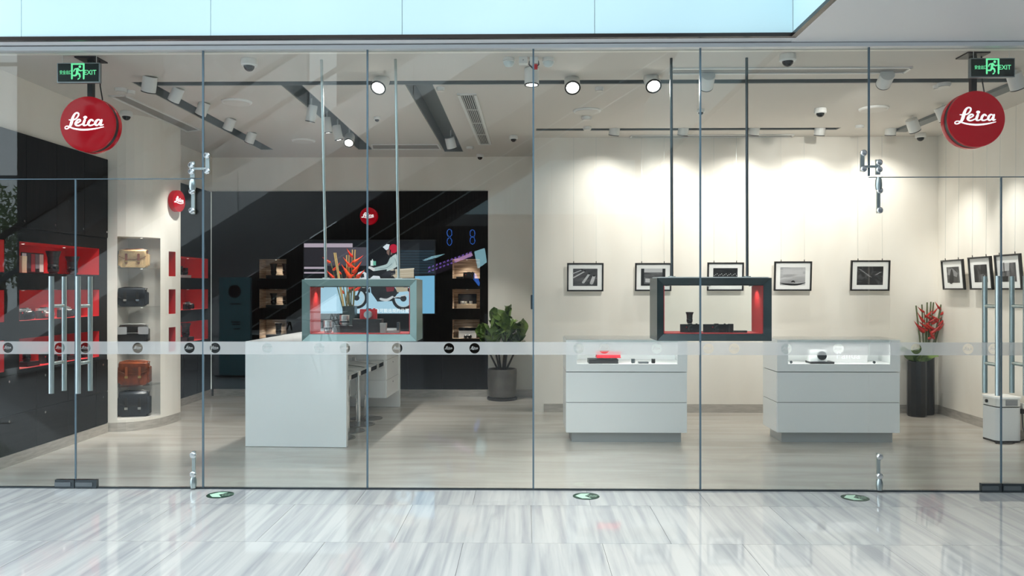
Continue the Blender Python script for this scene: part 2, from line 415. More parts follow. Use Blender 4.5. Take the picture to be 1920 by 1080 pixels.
# ------------------------------------------------------------------ curved column with bag niche
colm = paint
out = [(-4.54, 2.455), (-4.42, 2.465), (-4.34, 2.492), (-4.27, 2.535), (-4.20, 2.60), (-4.145, 2.69), (-4.105, 2.80), (-4.088, 2.88), (-4.078, 2.95), (-4.07, 3.02), (-4.066, 3.10), (-4.063, 3.17), (-4.068, 3.24), (-4.10, 3.29), (-4.16, 3.31), (-4.53, 3.315)]
SH = [1.785, 1.355, .945, .485]
out = [(x, y - .058) for x, y in out]; out[0] = (-4.55, 2.398)
col = E('column', 'cream rounded column with an open niche of bags', None, kind='structure')
cbm = MB()
ZN0, ZN1 = .13, 2.12
sw = (8, 10)        # side window segments
def cq(i, z0, z1):
    (xa, ya), (xb, yb) = out[i], out[i + 1]
    cbm.quad((xa, ya, z0), (xb, yb, z0), (xb, yb, z1), (xa, ya, z1))
for i in range(len(out) - 1):
    if 1 <= i < 6:
        cq(i, .1, ZN0); cq(i, ZN1, ZC)
    elif sw[0] <= i < sw[1]:
        zz = [.1] + [v for r_ in sorted(ROWS) for v in r_] + [ZC]
        for k in range(0, len(zz), 2): cq(i, zz[k], zz[k + 1])
    else: cq(i, .1, ZC)
cbm.build('shell', colm, col, True)
n = MB(); a, b = out[1], out[6]; yb_ = 2.872; xl_ = -4.532
n.quad((a[0], a[1], ZN0), (xl_, a[1] + .06, ZN0), (xl_, a[1] + .06, ZN1), (a[0], a[1], ZN1)); n.quad((xl_, a[1] + .06, ZN0), (xl_, yb_, ZN0), (xl_, yb_, ZN1), (xl_, a[1] + .06, ZN1))
n.quad((xl_, yb_, ZN0), (b[0], yb_, ZN0), (b[0], yb_, ZN1), (xl_, yb_, ZN1))
n.quad((b[0], yb_, ZN0), (b[0], b[1], ZN0), (b[0], b[1], ZN1), (b[0], yb_, ZN1))
for z in (ZN0, ZN1): n.add([(p[0], p[1], z) for p in out[1:7]] + [(b[0], yb_, z), (xl_, yb_, z), (xl_, a[1] + .06, z)], [tuple(range(9))])
n.build('niche_recess', M('niche_grey', S(200, 196, 190), .6), col)
for z_ in [ZN1] + [v - .009 for v in SH]: puck(col, (-4.27, 2.64, z_ - .001), 2.0 if z_ < 2 else 2.6, 150)  # pucks added to brighten the bag niche, not known fixtures
for z0, z1 in ROWS:
    m = MB(); p, q_ = out[sw[0]], out[sw[1]]; xi = -4.10 - .16
    m.quad((xi, p[1], z0), (xi, q_[1], z0), (xi, q_[1], z1), (xi, p[1], z1))
    m.quad((p[0], p[1], z0), (xi, p[1], z0), (xi, p[1], z1), (p[0], p[1], z1)); m.quad((q_[0], q_[1], z0), (xi, q_[1], z0), (xi, q_[1], z1), (q_[0], q_[1], z1))
    for z in (z0, z1): m.quad((p[0], p[1], z), (q_[0], q_[1], z), (xi, q_[1], z), (xi, p[1], z))
    m.build('side_niche', redl, col)
bb = MB()
for i in range(len(out) - 1):
    (xa, ya), (xb, yb) = out[i], out[i + 1]; bb.quad((xa, ya, 0), (xb, yb, 0), (xb, yb, .1), (xa, ya, .1))
bb.build('plinth', base_m, col, True)
for z in SH: MB().prism([(-4.41, 2.44), (-4.28, 2.50), (-4.18, 2.60), (-4.115, 2.74), (-4.108, 2.868), (-4.528, 2.868), (-4.528, 2.49)], z - .008, z).build('glass_shelf', clear, col)

# ------------------------------------------------------------------ fascia above the shopfront, soffit, upper floor
ZF = ZG + .035; YF = P(960, 80, 0).y - .16
xr = P(1487, 60, YF).x
cyan = M('pale_cyan_glass', S(206, 231, 236), .15)
trimm = M('dark_bronze_trim', S(58, 52, 50), .25, .8)
fas = E('fascia', 'pale cyan glass balustrade fascia above the shopfront', None, kind='structure')
js = [P(x, 40, YF).x for x in (-680, -320, 40, 395, 754, 1115)] + [xr]
for a, b in zip(js[:-1], js[1:]): MB().box(a + .002, b - .002, YF, YF + .02, ZF + .03, ZF + 1.2).build('glass_panel', cyan, fas)
for k in range(5):
    y1 = YF - k * 1.45; MB().box(xr, xr + .02, y1 - 1.447, y1 - .003, ZF + .03, ZF + 1.2).build('glass_panel', cyan, fas)
MB().box(js[0], xr + .03, YF - .012, YF + .03, ZF, ZF + .028).box(xr - .012, xr + .03, YF - 7.25, YF - .012, ZF, ZF + .028).build('edge_trim', trimm, fas)
soff = M('white_soffit', S(226, 226, 228), .5)
struct('slab_edge', MB().box(-12, xr + .04, YF + .03, -.006, ZF + .005, ZF + .5).box(-12, 14, -.006, .06, ZF + .005, ZF + 1.2), soff, 'white soffit strip between the cyan fascia and the glass')
struct('ceiling_mall', bx(xr + .03, 14, -7.4, -.007, ZF + .0, ZF + .5), soff, 'pale grey soffit of the upper floor at the right')
struct('trim_1', MB().box(-12, 14, -.03, .03, ZG, ZG + .03), M('rail_white', S(205, 208, 210), .35), 'white head rail holding the top of the glass panes')
struct('trim_2', MB().box(-12, 14, -.009, .012, .0, .012), dsteel, 'thin dark floor channel under the glass panes')
struct('wall_above', bx(-12, 14, .06, .1, ZG, ZC + .3), paint, 'wall strip above the head rail')

facm = M('facade_panel', S(200, 202, 204), .4)
struct('wall_facade_left', bx(-12, -5.16, .0, .2, 0, ZG), facm, 'plain grey panel beside the left glass doors, out of view')
struct('wall_facade_right', bx(5.61, 14, .0, .2, 0, ZG), facm, 'plain grey panel beside the right glass doors, out of view')
# ------------------------------------------------------------------ glass shopfront
sealm = M('pane_edge', S(92, 112, 124), .25)
def gx(px): return P(px, 540, 0).x
ZS0, ZS1 = P(960, 665, 0).z, P(960, 641, 0).z
HR = .0405
dots = []
for k in range(-3, 8):
    for o in (0, 98, 195): dots.append(gx(404 + 243 * k + o))
lz = (ZS0 + ZS1) / 2
_lm = MB(); draw_logo(_lm, lambda x, y: (x * HR * 1.02, 0, y * HR * 1.02), .93, 3)
_lo = _lm.build('film_logo', film); logo_me = _lo.data; bpy.data.objects.remove(_lo)
def film_strip(parent, xa, xb):
    m = MB(); h = (ZS1 - ZS0) / 2; y = -.0075
    ds = [d for d in dots if xa + HR + .006 < d < xb - HR - .006]
    cur = xa; f_ = None
    for d in ds:
        l = max(d - h, cur)
        rgt = min(d + h, xb)
        if l > cur: m.quad((cur, y, ZS0), (l, y, ZS0), (l, y, ZS1), (cur, y, ZS1))
        # ring between rectangle and circle
        nseg = 32; vs = []
        for k in range(nseg):
            a = 2 * PI * k / nseg; cx, cz = math.cos(a), math.sin(a)
            tx = ((rgt - d) if cx > 0 else (d - l)) / abs(cx) if abs(cx) > 1e-6 else 9
            tz = h / abs(cz) if abs(cz) > 1e-6 else 9
            t = min(tx, tz); vs += [(d + HR * cx, y, lz + HR * cz), (d + t * cx, y, lz + t * cz)]
        m.add(vs, [(2 * k, 2 * k + 1, (2 * k + 3) % (2 * nseg), (2 * k + 2) % (2 * nseg)) for k in range(nseg)])
        # corners
        cur = rgt
    if cur < xb: m.quad((cur, y, ZS0), (xb, y, ZS0), (xb, y, ZS1), (cur, y, ZS1))
    f_ = m.build('frosted_film', film, parent)
    for d in ds: mobj('film_logo', logo_me, f_, (d, y, lz))
def pane(parent, xa, xb, za, zb, name='glass_pane'):
    return MB().box(xa + .003, xb - .003, -.006, .006, za, zb).build(name, glass, parent)
names = ['second', 'third']
pl = [(381, 689), (689, 1000), (1000, 1313), (1313, 1629)]
lab = ['fixed glass pane left of the white desk front', 'fixed glass pane in front of the motorcycle screen and plant', 'fixed glass pane in front of the left white showcase', 'fixed glass pane in front of the right white showcase']
for i, (a, b) in enumerate(pl):
    wn = E('window_%d' % (i + 1), lab[i], None, kind='structure')
    pane(wn, gx(a), gx(b), .012, ZG); film_strip(wn, gx(a) + .004, gx(b) - .004)
    MB().box(gx(a) - .0065, gx(a) + .0065, -.0065, .0065, .012, ZG).build('pane_joint', sealm, wn)
    if i == 3: MB().box(gx(b) - .0065, gx(b) + .0065, -.0065, .0065, P(b, 330, 0).z, ZG).build('pane_joint', sealm, wn)
ZD = P(200, 336, 0).z
XD0, XD1, XE0, XE1 = -5.15, gx(381), gx(1629), 5.6
for i, (a, b, l) in enumerate([(XD0, XD1, 'glass transom above the left pair of glass doors'), (XE0, XE1, 'glass transom above the right pair of glass doors')]):
    wn = E('window_%d' % (5 + i), l, None, kind='structure')
    pane(wn, a, b, ZD + .004, ZG)
    MB().box(a, b, -.0062, .0062, ZD - .002, ZD + .004).build('pane_joint', sealm, wn)
# doors
def handle(parent, x, y):
    z0, z1 = P(960, 737, 0).z, P(960, 518, 0).z
    h = MB().cyl(.019, z0, z1, (x, y, 0), 'z', 16).build('pull_handle', steel, parent, True)
    for z in (z0 + .23, z1 - .23):
        MB().cyl(.014, min(y, 0), max(y, 0), (x, 0, z), 'y', 12).build('standoff', steel, h, True)
def patch(parent, xa, xb):
    p = MB().box(xa, xb, -.017, .017, .003, .068).build('patch_lock', dsteel, parent)
    MB().rbox((xa * .7 + xb * .3) - .045, (xa * .3 + xb * .7) + .02, -.022, -.0171, .018, .05, .006, 'y').build('lock_cover', M('lock_plate', S(128, 134, 138), .3, .9), p)
def door(n, xa, xb, hx, meet, label):
    d = E('door_%d' % n, label, None, kind='structure')
    pane(d, xa, xb, .014, ZD - .002, 'glass_leaf'); film_strip(d, xa + .004, xb - .004)
    handle(d, hx, -.085); handle(d, hx, .085)
    if meet == 'r': patch(d, xb - .155, xb - .003)
    else: patch(d, xa + .003, xa + .172)
    e = xb
    if meet == 'r': MB().box(e - .005, e + .005, -.0063, .0063, .07, ZD - .004).build('edge_strip', sealm, d)
    return d
xm = gx(142); xn = gx(1877)
door(1, XD0, xm, gx(108.5), 'r', 'left leaf of the left glass double door, cut by the frame')
door(2, xm, XD1, gx(158), 'l', 'right leaf of the left glass double door, beside the black cabinet')
door(3, XE0, xn, gx(1858.5), 'r', 'left leaf of the right glass double door, in front of the air purifier')
door(4, xn, XE1, gx(1910), 'l', 'right leaf of the right glass double door, cut by the frame')
# pivot fittings
def fitting(name, label, pts_rods, bolts, base=None):
    o0 = pts_rods[0][0]; e = E(name, label, 'door fitting', group='stainless pivot fittings of the glass doors')
    fm_ = steel
    for (x0, y0), (x1, y1), wd in pts_rods:
        a, b = P(x0, y0, 0), P(x1, y1, 0); hw = wd / 2
        if abs(a.x - b.x) < abs(a.z - b.z): MB().box(a.x - hw, a.x + hw, -.024, -.0075, min(a.z, b.z), max(a.z, b.z)).build('arm', fm_, e)
        else: MB().box(min(a.x, b.x), max(a.x, b.x), -.022, -.009, a.z - hw, a.z + hw).build('arm', fm_, e)
    for (x, y) in bolts:
        a = P(x, y, 0); MB().lathe([(.024, -.0245), (.024, -.040), (.018, -.046), (.004, -.047)], (a.x, 0, a.z), 'y', 16).build('bolt', chrome, e, True)
    if base:
        (x, y0), y1 = base; a, b = P(x, y0, 0), P(x, y1, 0); z1 = max(b.z, .013)
        MB().lathe([(.016, a.z), (.024, a.z - .25 * (a.z - z1)), (.026, z1 + .03), (.02, z1)], (a.x, -.03, 0), 'z', 14).build('pivot_body', steel, e, True)
fitting('door_pivot', 'stainless pivot fitting with round bolts above the left glass doors', [((363, 304), (363, 334), .034), ((391, 292), (391, 326), .03), ((364, 317), (392, 317), .018), ((364, 358), (364, 402), .026)], [(362, 311), (362, 323), (391, 293), (391, 322), (363, 360), (363, 396)], ((364, 337), 358))
fitting('door_pivot', 'stainless pivot fitting at the bottom right of the left glass doors', [((365, 845), (365, 890), .024)], [(365, 852), (365, 888)], ((365.5, 892), 915))
fitting('door_pivot', 'stainless pivot fitting with round bolts above the right glass doors', [((1644, 300), (1644, 328), .034), ((1615, 286), (1615, 322), .03), ((1615, 313), (1644, 313), .018), ((1645, 357), (1645, 400), .026)], [(1645, 306), (1645, 319), (1616, 288), (1616, 318), (1646, 358), (1646, 395)], ((1644, 333), 357))
fitting('door_pivot', 'stainless pivot fitting at the bottom left of the right glass doors', [((1645, 849), (1645, 892), .024)], [(1646, 855), (1646, 891)], ((1645.5, 896), 917))
g_ = E('glass_clamp', 'small grey clamp on the pane joint beside the potted plant', 'clamp')
a, b = P(996, 553, 0), P(1000.5, 580, 0)
MB().rbox(a.x - .004, b.x + .004, .0072, .024, b.z, a.z, .006, 'y').build('plate', dsteel, g_); MB().box(a.x + .004, b.x - .004, .0242, .027, b.z + .02, a.z - .02).build('insert', steel, g_)

# ================================================================== THE MALL BEHIND THE CAMERA (seen mirrored in the glass)
def mir(px, py, Zv):   # point whose mirror image in the glass (plane y=0) shows at this pixel at distance Zv from the camera
    p = P(px, py, Zv + CAM.y); return Vector((p.x, -p.y, p.z))
clad = M('escalator_cladding', S(236, 236, 236), .35)
under = M('escalator_underside', S(228, 228, 228), .5)
dglass = M('dark_side_panel', S(22, 24, 26), .25)
esc = E('escalator', 'grey clad escalator rising to the right, reflected in the shop glass', 'escalator', group='escalators of the mall')
s_ = .62
def ez(x, c): return 1.56 + s_ * x + c
def slope_box(mb, x0, x1, y0, y1, ca, cb):
    return mb.hexa([(x0, y0, ez(x0, ca)), (x1, y0, ez(x1, ca)), (x1, y1, ez(x1, ca)), (x0, y1, ez(x0, ca)), (x0, y0, ez(x0, cb)), (x1, y0, ez(x1, cb)), (x1, y1, ez(x1, cb)), (x0, y1, ez(x0, cb))])
Yn, Yf = -(13.5 - 6.15), -(18.8 - 6.15)
x = -9.4
while x < 6.5:
    slope_box(MB(), x + .006, x + 1.494, Yn, Yn - .05, 4.34, 5.08).build('side_panel', clad, esc); x += 1.5
slope_box(MB(), -9.4, 6.6, Yn - .06, Yf, 4.36, 4.44).build('underside', under, esc)
slope_box(MB(), -9.4, 6.6, Yn - .02, Yn - .035, 5.1, 6.4).build('balustrade_glass', clear, esc)
slope_box(MB(), -9.4, 6.6, Yn + .02, Yn - .07, 6.4, 6.5).build('handrail', blk, esc)
slope_box(MB(), -9.4, 6.6, Yn + .0, Yn - .02, 5.66, 5.76).build('skirt_rail', dsteel, esc)
st = MB()
x = -9.3
while x < 6.4:
    st.box(x, x + .4, Yn - .2, Yf + .1, ez(x, 4.8), ez(x, 5.02)); x += .4
st.build('steps', dsteel, esc)
esc2 = E('escalator', 'second escalator with black side panels behind the grey one, reflected in the glass', 'escalator', group='escalators of the mall')
Y2 = -(20.5 - 6.15)
x = -7.2
while x < 8:
    slope_box(MB(), x + .006, x + 1.994, Y2, Y2 - 1.3, 3.06, 4.72).build('side_panel', dglass, esc2); x += 2
slope_box(MB(), -7.2, 8.8, Y2 + .02, Y2, 3.75, 3.79).build('edge_strip', steel, esc2)
slope_box(MB(), -7.2, 8.8, Y2 + .02, Y2, 3.35, 3.39).build('edge_strip', steel, esc2)
# opposite walls
def diamonds(name, c1, c2, sc_=1.0):
    m = M(name, c1, .4); N = m.node_tree.nodes; L = m.node_tree.links
    g = N.new('ShaderNodeNewGeometry'); mp = N.new('ShaderNodeMapping'); mp.inputs['Rotation'].default_value = (0, PI / 4, 0); mp.inputs['Scale'].default_value = (sc_, .001, sc_)
    ck = N.new('ShaderNodeTexChecker'); ck.inputs['Scale'].default_value = 1.0; ck.inputs[1].default_value = c1; ck.inputs[2].default_value = c2
    L.new(g.outputs['Position'], mp.inputs[0]); L.new(mp.outputs[0], ck.inputs[0]); L.new(ck.outputs[0], N['Principled BSDF'].inputs['Base Color']); return m
xa, xb = mir(285, 300, 26).x, mir(575, 300, 26).x
struct('wall_mall_tiled', bx(xa, xb, -20.2, -19.85, 0, 13), diamonds('diamond_tiles', S(226, 226, 228), S(188, 188, 192), 1.25), 'white diamond tiled wall of the mall, reflected in the glass')
xw = mir(32, 300, 22.5).x
struct('wall_mall_pier', bx(xw, mir(290, 300, 22.5).x, -16.9, -16.35, 0, 13), M('grey_pier', S(40, 43, 46), .5), 'dark pier beside the mall window, reflected in the glass')
struct('wall_mall_back', bx(xb, 14, -24.4, -24, 0, 13), M('mall_wall_grey', S(120, 120, 122), .6), 'grey far wall of the mall, reflected in the glass')
struct('wall_mall_right', bx(13.7, 14, -24, -.1, 0, 13), MT['mall_wall_grey'], 'grey side wall of the mall')
ff = E('fascia_opposite', 'pale cyan balustrade fascia across the mall, reflected in the glass', None, kind='structure')
fa, fb = mir(800, 402, 27.5), mir(1150, 300, 27.5)
k = fa.x
while k < fb.x: MB().box(k + .01, k + 1.43, fa.y, fa.y - .05, fa.z, fb.z).build('glass_panel', cyan, ff); k += 1.44
# mullions of the mall window, tree beyond
mw = E('window_7', 'tall mall window with dark mullions, reflected at the left of the glass', None, kind='structure')
for i in range(7): MB().box(xw - 1.2 * i - .05, xw - 1.2 * i, -16.6, -16.5, 0, 13).build('mullion', dsteel, mw)
for z in (2.0, 4.75, 8.0): MB().box(xw - 8, xw, -16.58, -16.52, z - .05, z + .05).build('transom', dsteel, mw)
leafg = MN('tree_leaf', S(58, 92, 48), S(120, 150, 96), (1, 1, 1), 3, .5)
bark = MN('bark', S(92, 80, 66), S(60, 50, 42), (1, 1, .2), 12, .8)
tr = E('tree', 'leafy green tree outside the mall window, reflected at the left', 'tree', mir(2, 700, 29).xy.to_3d())
MB().tube([(0, 0, 0), (.1, 0, 1.2), (0, .1, 2.4), (.2, 0, 3.8)], [.16, .13, .1, .05], 8).build('trunk', bark, tr)
for a, h in ((.4, 1.6), (2.2, 1.9), (4.1, 2.2), (5.3, 2.6)):
    MB().tube([(0, 0, h), (math.cos(a) * .8, math.sin(a) * .8, h + .7), (math.cos(a) * 1.5, math.sin(a) * 1.5, h + 1.1)], [.06, .04, .015], 6).build('branch', bark, tr)
lf = MB(); rr = random.Random(3)
for i in range(2600):
    a, u = rr.uniform(0, 2 * PI), rr.uniform(-1, 1); q = rr.random() ** .4 * 2.1
    c_ = Vector((math.sqrt(1 - u * u) * math.cos(a) * q, math.sqrt(1 - u * u) * math.sin(a) * q, 3.4 + u * q * .95))
    d1 = Vector((rr.gauss(0, 1), rr.gauss(0, 1), rr.gauss(0, 1))).normalized() * .11; d2 = d1.cross(Vector((rr.gauss(0, 1), rr.gauss(0, 1), rr.gauss(0, 1)))).normalized() * .05
    lf.quad(c_ - d1, c_ - d2, c_ + d1, c_ + d2)
tag(lf.build('foliage', leafg, tr), kind='stuff')
# pylon sign, LED wall and promo tables behind the camera
pa, pb = mir(411, 520, 14), mir(469, 703, 14)
py_ = E('pylon_sign', 'teal grey pylon sign with a dark round emblem, reflected beside the niches', 'sign', ((pa.x + pb.x) / 2, pa.y, 0))
hw = abs(pb.x - pa.x) / 2
MB().rbox(-hw, hw, -.1, .0, .02, pa.z, .01, 'y').build('panel', M('pylon_teal', S(96, 140, 148), .4), py_); MB().box(-hw - .05, hw + .05, -.2, .1, 0, .019).build('base_plate', dsteel, py_)
dk = M('pylon_print', S(18, 22, 30), .5)
m = MB(); dot(m, 0, pa.z - .25, .115, .115, lambda x, y: (x, .004, y), 24); m.build('emblem', dk, py_)
m = MB()
for i, zz in enumerate((.48, .8, .84, .92)):
    m = MB(); poly(m, [(-.08 + .02 * i, pa.z - zz), (.1, pa.z - zz), (.1, pa.z - zz + .02), (-.08 + .02 * i, pa.z - zz + .02)], lambda x, y: (x, .004, y)); m.build('printed_bar', dk, py_)
ls = E('led_wall', 'dark LED wall showing a studio desk in blue and violet, reflected at the back', 'screen', (0, 0, 0))
ZLW = 19.2
def lp(x, y, e=0): q = mir(x, y, ZLW); return Vector((q.x, q.y + .02 + e, q.z))
a, b = mir(786, 424, ZLW), mir(916, 588, ZLW)
MB().box(a.x, b.x, a.y - .1, a.y, b.z, a.z).build('housing', blk, ls); MB().box(a.x + .1, b.x - .1, a.y - .09, a.y - .01, 0, b.z).build('stand', blk, ls)
le = {k: emis('led_' + k, c, s) for k, c, s in (('violet', S(150, 110, 220), 7), ('blue', S(70, 130, 240), 7), ('ice', S(170, 225, 240), 7), ('dim', S(60, 50, 70), 3), ('pink', S(230, 180, 230), 7))}
def lshape(name, mat, shapes, e=0.0):
    m = MB()
    for sh in shapes: poly(m, sh, lambda x, y: lp(x, y, e))
    m.build(name, le[mat], ls)
lshape('picture_desk', 'dim', [[(805, 505), (885, 470), (889, 486), (815, 516)]])
lshape('picture_strip', 'violet', [[(803 + i * 7, 501 - i * 2.55 + j), (807 + i * 7, 499.5 - i * 2.55 + j), (807 + i * 7, 502.5 - i * 2.55 + j), (803 + i * 7, 504 - i * 2.55 + j)] for i in range(12) for j in (0, 7)], .01)
lshape('picture_glow', 'pink', [[(850, 487), (884, 474), (887, 479), (856, 492)]], .012)
lshape('picture_monitor', 'ice', [[(889, 472), (909, 465), (913, 492), (896, 504)], [(792, 488), (812, 480), (835, 476), (822, 482), (798, 489)]], .01)
lshape('picture_laptop', 'blue', [[(889, 512), (893, 514), (900, 530), (898, 537), (888, 524)]], .01)
m = MB()
for cx, cy in ((843, 437), (843, 453), (886, 438), (886, 451)):
    ribbon(m, [(cx + 4.5 * math.cos(t), cy + 7 * math.sin(t), 1.4) for t in [2 * PI * i / 14 for i in range(15)]], lambda x, y: lp(x, y, .01), 1)
m.build('picture_speakers', le['blue'], ls)
for i, (tx, ty, zz) in enumerate(((525, 622, 14.5), (575, 590, 20), (598, 565, 27))):
    p = mir(tx, ty, zz)
    t = E('promo_table', ['nearest', 'middle', 'farthest'][i] + ' white promotional table on black trestles, reflected in the glass', 'table', (p.x, p.y, 0), .35, group='promotional tables in the mall')
    MB().rbox(-.75, .75, -.4, .4, .72, .76, .02).build('tabletop', white, t)
    for sx in (-1, 1):
        for sy in (-1, 1): MB().tube([(sx * .6, sy * .32, 0), (sx * .5, 0, .72)], .02, 6).build('leg', blk, t)

# ================================================================== CEILING FIXTURES
rr = random.Random(5)
def aim(d):
    return Vector(d).normalized().to_track_quat('-Z', 'Y')
def spot(label, loc, target, power=60, lit=True, size=46, r=.062, L=.13, body=offw, blend=1.0, lamp=True, warm=(1, .96, .90), group='ceiling spotlights of the shop', soft=.05):
    """cylinder spotlight hung from the ceiling slot, aimed at target"""
    top = Vector((loc[0], loc[1], ZC + .10))
    c = Vector(loc); q = aim(Vector(target) - c)
    e = E('spotlight', label, 'spotlight', c, group=group)
    mt = q.to_matrix().to_4x4()
    MB().lathe([(r * .96, L * .55), (r, L * .5), (r, -L * .5), (r * .9, -L * .5), (r * .9, -L * .46)], n=22).xf(mt).build('housing', body, e, True)
    MB().lathe([(r * 1.01, -L * .5), (r * 1.01, -L * .5 - .008), (r * .8, -L * .5 - .008), (r * .8, -L * .5)], n=22, cap=False).xf(mt).build('rim', blk, e, True)
    MB().cyl(r * .79, -L * .5 + .001, -L * .5 - .002, n=20).xf(mt).build('lamp_face', lampm if lit else offw, e)
    MB().cyl(.008, 0, top.z - c.z, n=8).build('stem', offw, e)
    if lamp:
        l = bpy.data.lights.new('spot_beam', 'SPOT'); l.energy = power * SPOT_W; l.spot_size = math.radians(size); l.spot_blend = blend
        l.color = warm; l.shadow_soft_size = soft
        lo = bpy.data.objects.new('spot_beam', l); COL.objects.link(lo); lo.parent = e
        lo.location = (Vector(target) - c).normalized() * (L * .5 + .03); lo.rotation_mode = 'QUATERNION'; lo.rotation_quaternion = q
    return e
def at_c(px, py, z): return PZ(px, py, z)
W_ = 'ceiling spotlight'
# row of front spots with glowing faces
fz = ZC - .06
a = at_c(713, 157, fz); spot('round glowing spotlight left of the rectangular vent, facing out', a, (a.x - .5, a.y - 2.3, 1.0), 85, True, 80, .07)
a = at_c(997, 140, fz); spot('pale spotlight hanging below the junction boxes, pointing straight down', (a.x, a.y, fz - .02), (a.x, a.y - .15, 0), 75, True, 70)
a = at_c(1073, 157, fz); spot('round glowing spotlight right of the junction boxes, facing out', a, (a.x, a.y - 2.4, 1.0), 80, True, 80, .07)
a = at_c(1223, 154, fz); spot('round glowing spotlight near the top of the hanging right display box', a, (a.x + .2, a.y - 2.4, 1.0), 80, True, 80, .07)
a = at_c(655, 262, fz); spot('glowing spotlight at the far end of the second ceiling slot', a, (a.x + .2, a.y - 2.4, 1.0), 60, True, 70)
a = at_c(280, 158, fz); spot('glowing spotlight at the front corner of the left ceiling slot', a, (a.x - .9, a.y + 1.0, .3), 80, True, 60)
for i, (x, y) in enumerate(((584, 213), (613, 235), (633, 249))):
    a = at_c(x, y, fz); spot(['first', 'second', 'third'][i] + ' of three small spotlights in the second ceiling slot', a, (a.x + [-.7, .3, .6][i], a.y + .4, 0), 65, True, 55, .05, .16)
for i, (x, y) in enumerate(((330, 178), (380, 204), (430, 233), (470, 258))):
    a = at_c(x, y, fz); spot(['first', 'second', 'third', 'fourth'][i] + ' spotlight counted inward along the far left ceiling slot', a, (XL, a.y + .5, 1.3 - .2 * i), 45, False, 50, .055, .13)
a = at_c(845, 268, fz); spot('white spotlight at the inner end of the slot beside the rectangular vent', a, (-.36, 4.95, .8), 70, False, 40, soft=.03)
# wall washers aimed at the cream walls
for i, (x, y, tx, tz, pw) in enumerate(((1326, 152, 1250, 1.7, 85), (1660, 149, 1525, 2.2, 85))):
    a = at_c(x, y, fz); t = P(tx, 540, YB2); spot(['white spotlight in the front slot above the right hanging box', 'white spotlight in the front slot right of the long diffuser'][i], a, (t.x, YB2, tz), pw, False, 66)
lab_ = ['behind the front spotlights left of the right wall slot', 'behind the left rod of the right hanging box', 'right of the right rod of the right hanging box', 'beside the ceiling camera above the bright wall patch', 'at the corner before the right wall']
for i, (x, tx, tz, pw) in enumerate(((1152, 1110, 1.9, 22), (1281, 1240, 1.9, 23), (1414, 1370, 1.9, 24), (1537, 1500, 1.9, 26), (1670, 1640, 1.9, 24))):
    a = at_c(x, 245, ZC - .02); t = P(tx, 540, YB2); spot('white spotlight ' + lab_[i], a, (t.x, YB2 - .02, 1.62), pw * .72, False, 125, .062, .10, soft=.025)
# track along the right wall: slot-like grey beam + spots
tA, tB = CE(1688, 243), CE(1925, 147)
trk = E('light_track', 'grey lighting track running along the right wall ceiling', 'light track')
dv = (tB - tA).normalized(); nn = Vector((-dv.y, dv.x, 0)) * .07
MB().hexa([tA - nn - Vector((0, 0, .03)), tB - nn - Vector((0, 0, .03)), tB + nn - Vector((0, 0, .03)), tA + nn - Vector((0, 0, .03)), tA - nn - Vector((0, 0, .001)), tB - nn - Vector((0, 0, .001)), tB + nn - Vector((0, 0, .001)), tA + nn - Vector((0, 0, .001))]).build('rail', chan, trk)
for i, (x, y, f_) in enumerate(((1712, 235, .9), (1768, 213, .6), (1905, 152, .2))):
    a = at_c(x, y, ZC - .10); t = rwall(.6 + i * 1.0, 1.7, 0)
    spot(['far', 'middle', 'near'][i] + ' spotlight on the track along the right wall', a, (t.x, t.y, 1.75), [40, 40, 50][i], i == 2, 56)
# cabinet niches are lit by pucks; the column's pucks are added brighteners
# ceiling discs, cameras, detectors
def ceil_disc(name, label, catg, px, py, r, h=.018, mat=offw, group=None):
    c = CE(px, py); e = E(name, label, catg, (c.x, c.y, ZC), group=group)
    MB().lathe([(r, -.0005), (r, -h * .5), (r * .93, -h)], n=30).build('cover', mat, e, True)
    MB().lathe([(r * .86, -h * 1.02), (r * .84, -h * 1.25)], n=30).build('grille', M('speaker_cloth', S(214, 210, 204), .8), e, True)
for px, py, r, l in ((444, 190, .15, 'left of the two ceiling slots with spotlights'), (569, 263, .15, 'near the far end of the second ceiling slot'), (1101, 207, .15, 'right of the rectangular vent'), (1638, 203, .15, 'near the right glass doors')):
    ceil_disc('ceiling_speaker', 'round white ceiling speaker ' + l, 'speaker', px, py, r, group='ceiling speakers')
for px, py, r, l in ((227, 166, .055, 'left, above the red round sign'), (244, 170, .045, 'smaller one beside it, above the left red sign'), (826, 164, .04, 'near the front end of the rectangular vent'), (1124, 164, .04, 'between two glowing front spotlights'), (1100, 219, .06, 'just behind the round ceiling speaker'), (1770, 156, .06, 'in front of the right red sign'), (1758, 160, .04, 'smaller one in front of the right red sign'), (1612, 235, .05, 'beside the right pane joint'), (881, 275, .05, 'at the far end of the rectangular vent'), (1101, 238, .05, 'before the back wall slot')):
    ceil_disc('smoke_detector', 'flat white round ceiling detector ' + l, 'detector', px, py, r, .03, group='small ceiling detectors')
def dome(px, py, label, s=1.0, wall=None):
    c = CE(px, py) if wall is None else wall
    e = E('dome_camera', label, 'security camera', c, group='ceiling dome cameras')
    MB().lathe([(.062 * s, -.001), (.066 * s, -.02 * s), (.066 * s, -.05 * s), (.058 * s, -.058 * s)], n=24).build('housing', offw, e, True)
    MB().lathe([(.045 * s, -.056 * s)] + [(.045 * s * math.cos(t), -.056 * s - .045 * s * math.sin(t)) for t in (.3, .6, .9, 1.2, 1.5)], n=20).build('lens_dome', blkg, e, True)
dome(467, 111, 'white dome camera near the glass at the top left', 1.0)
dome(237, 209, 'white dome camera just right of the left red sign', .95)
dome(1477, 102, 'white dome camera near the glass above the right doors', 1.0)
dome(1538, 203, 'white dome camera in the middle of the right ceiling', .95)
dome(1726, 250, 'white dome camera in the corner above the right wall', .95)
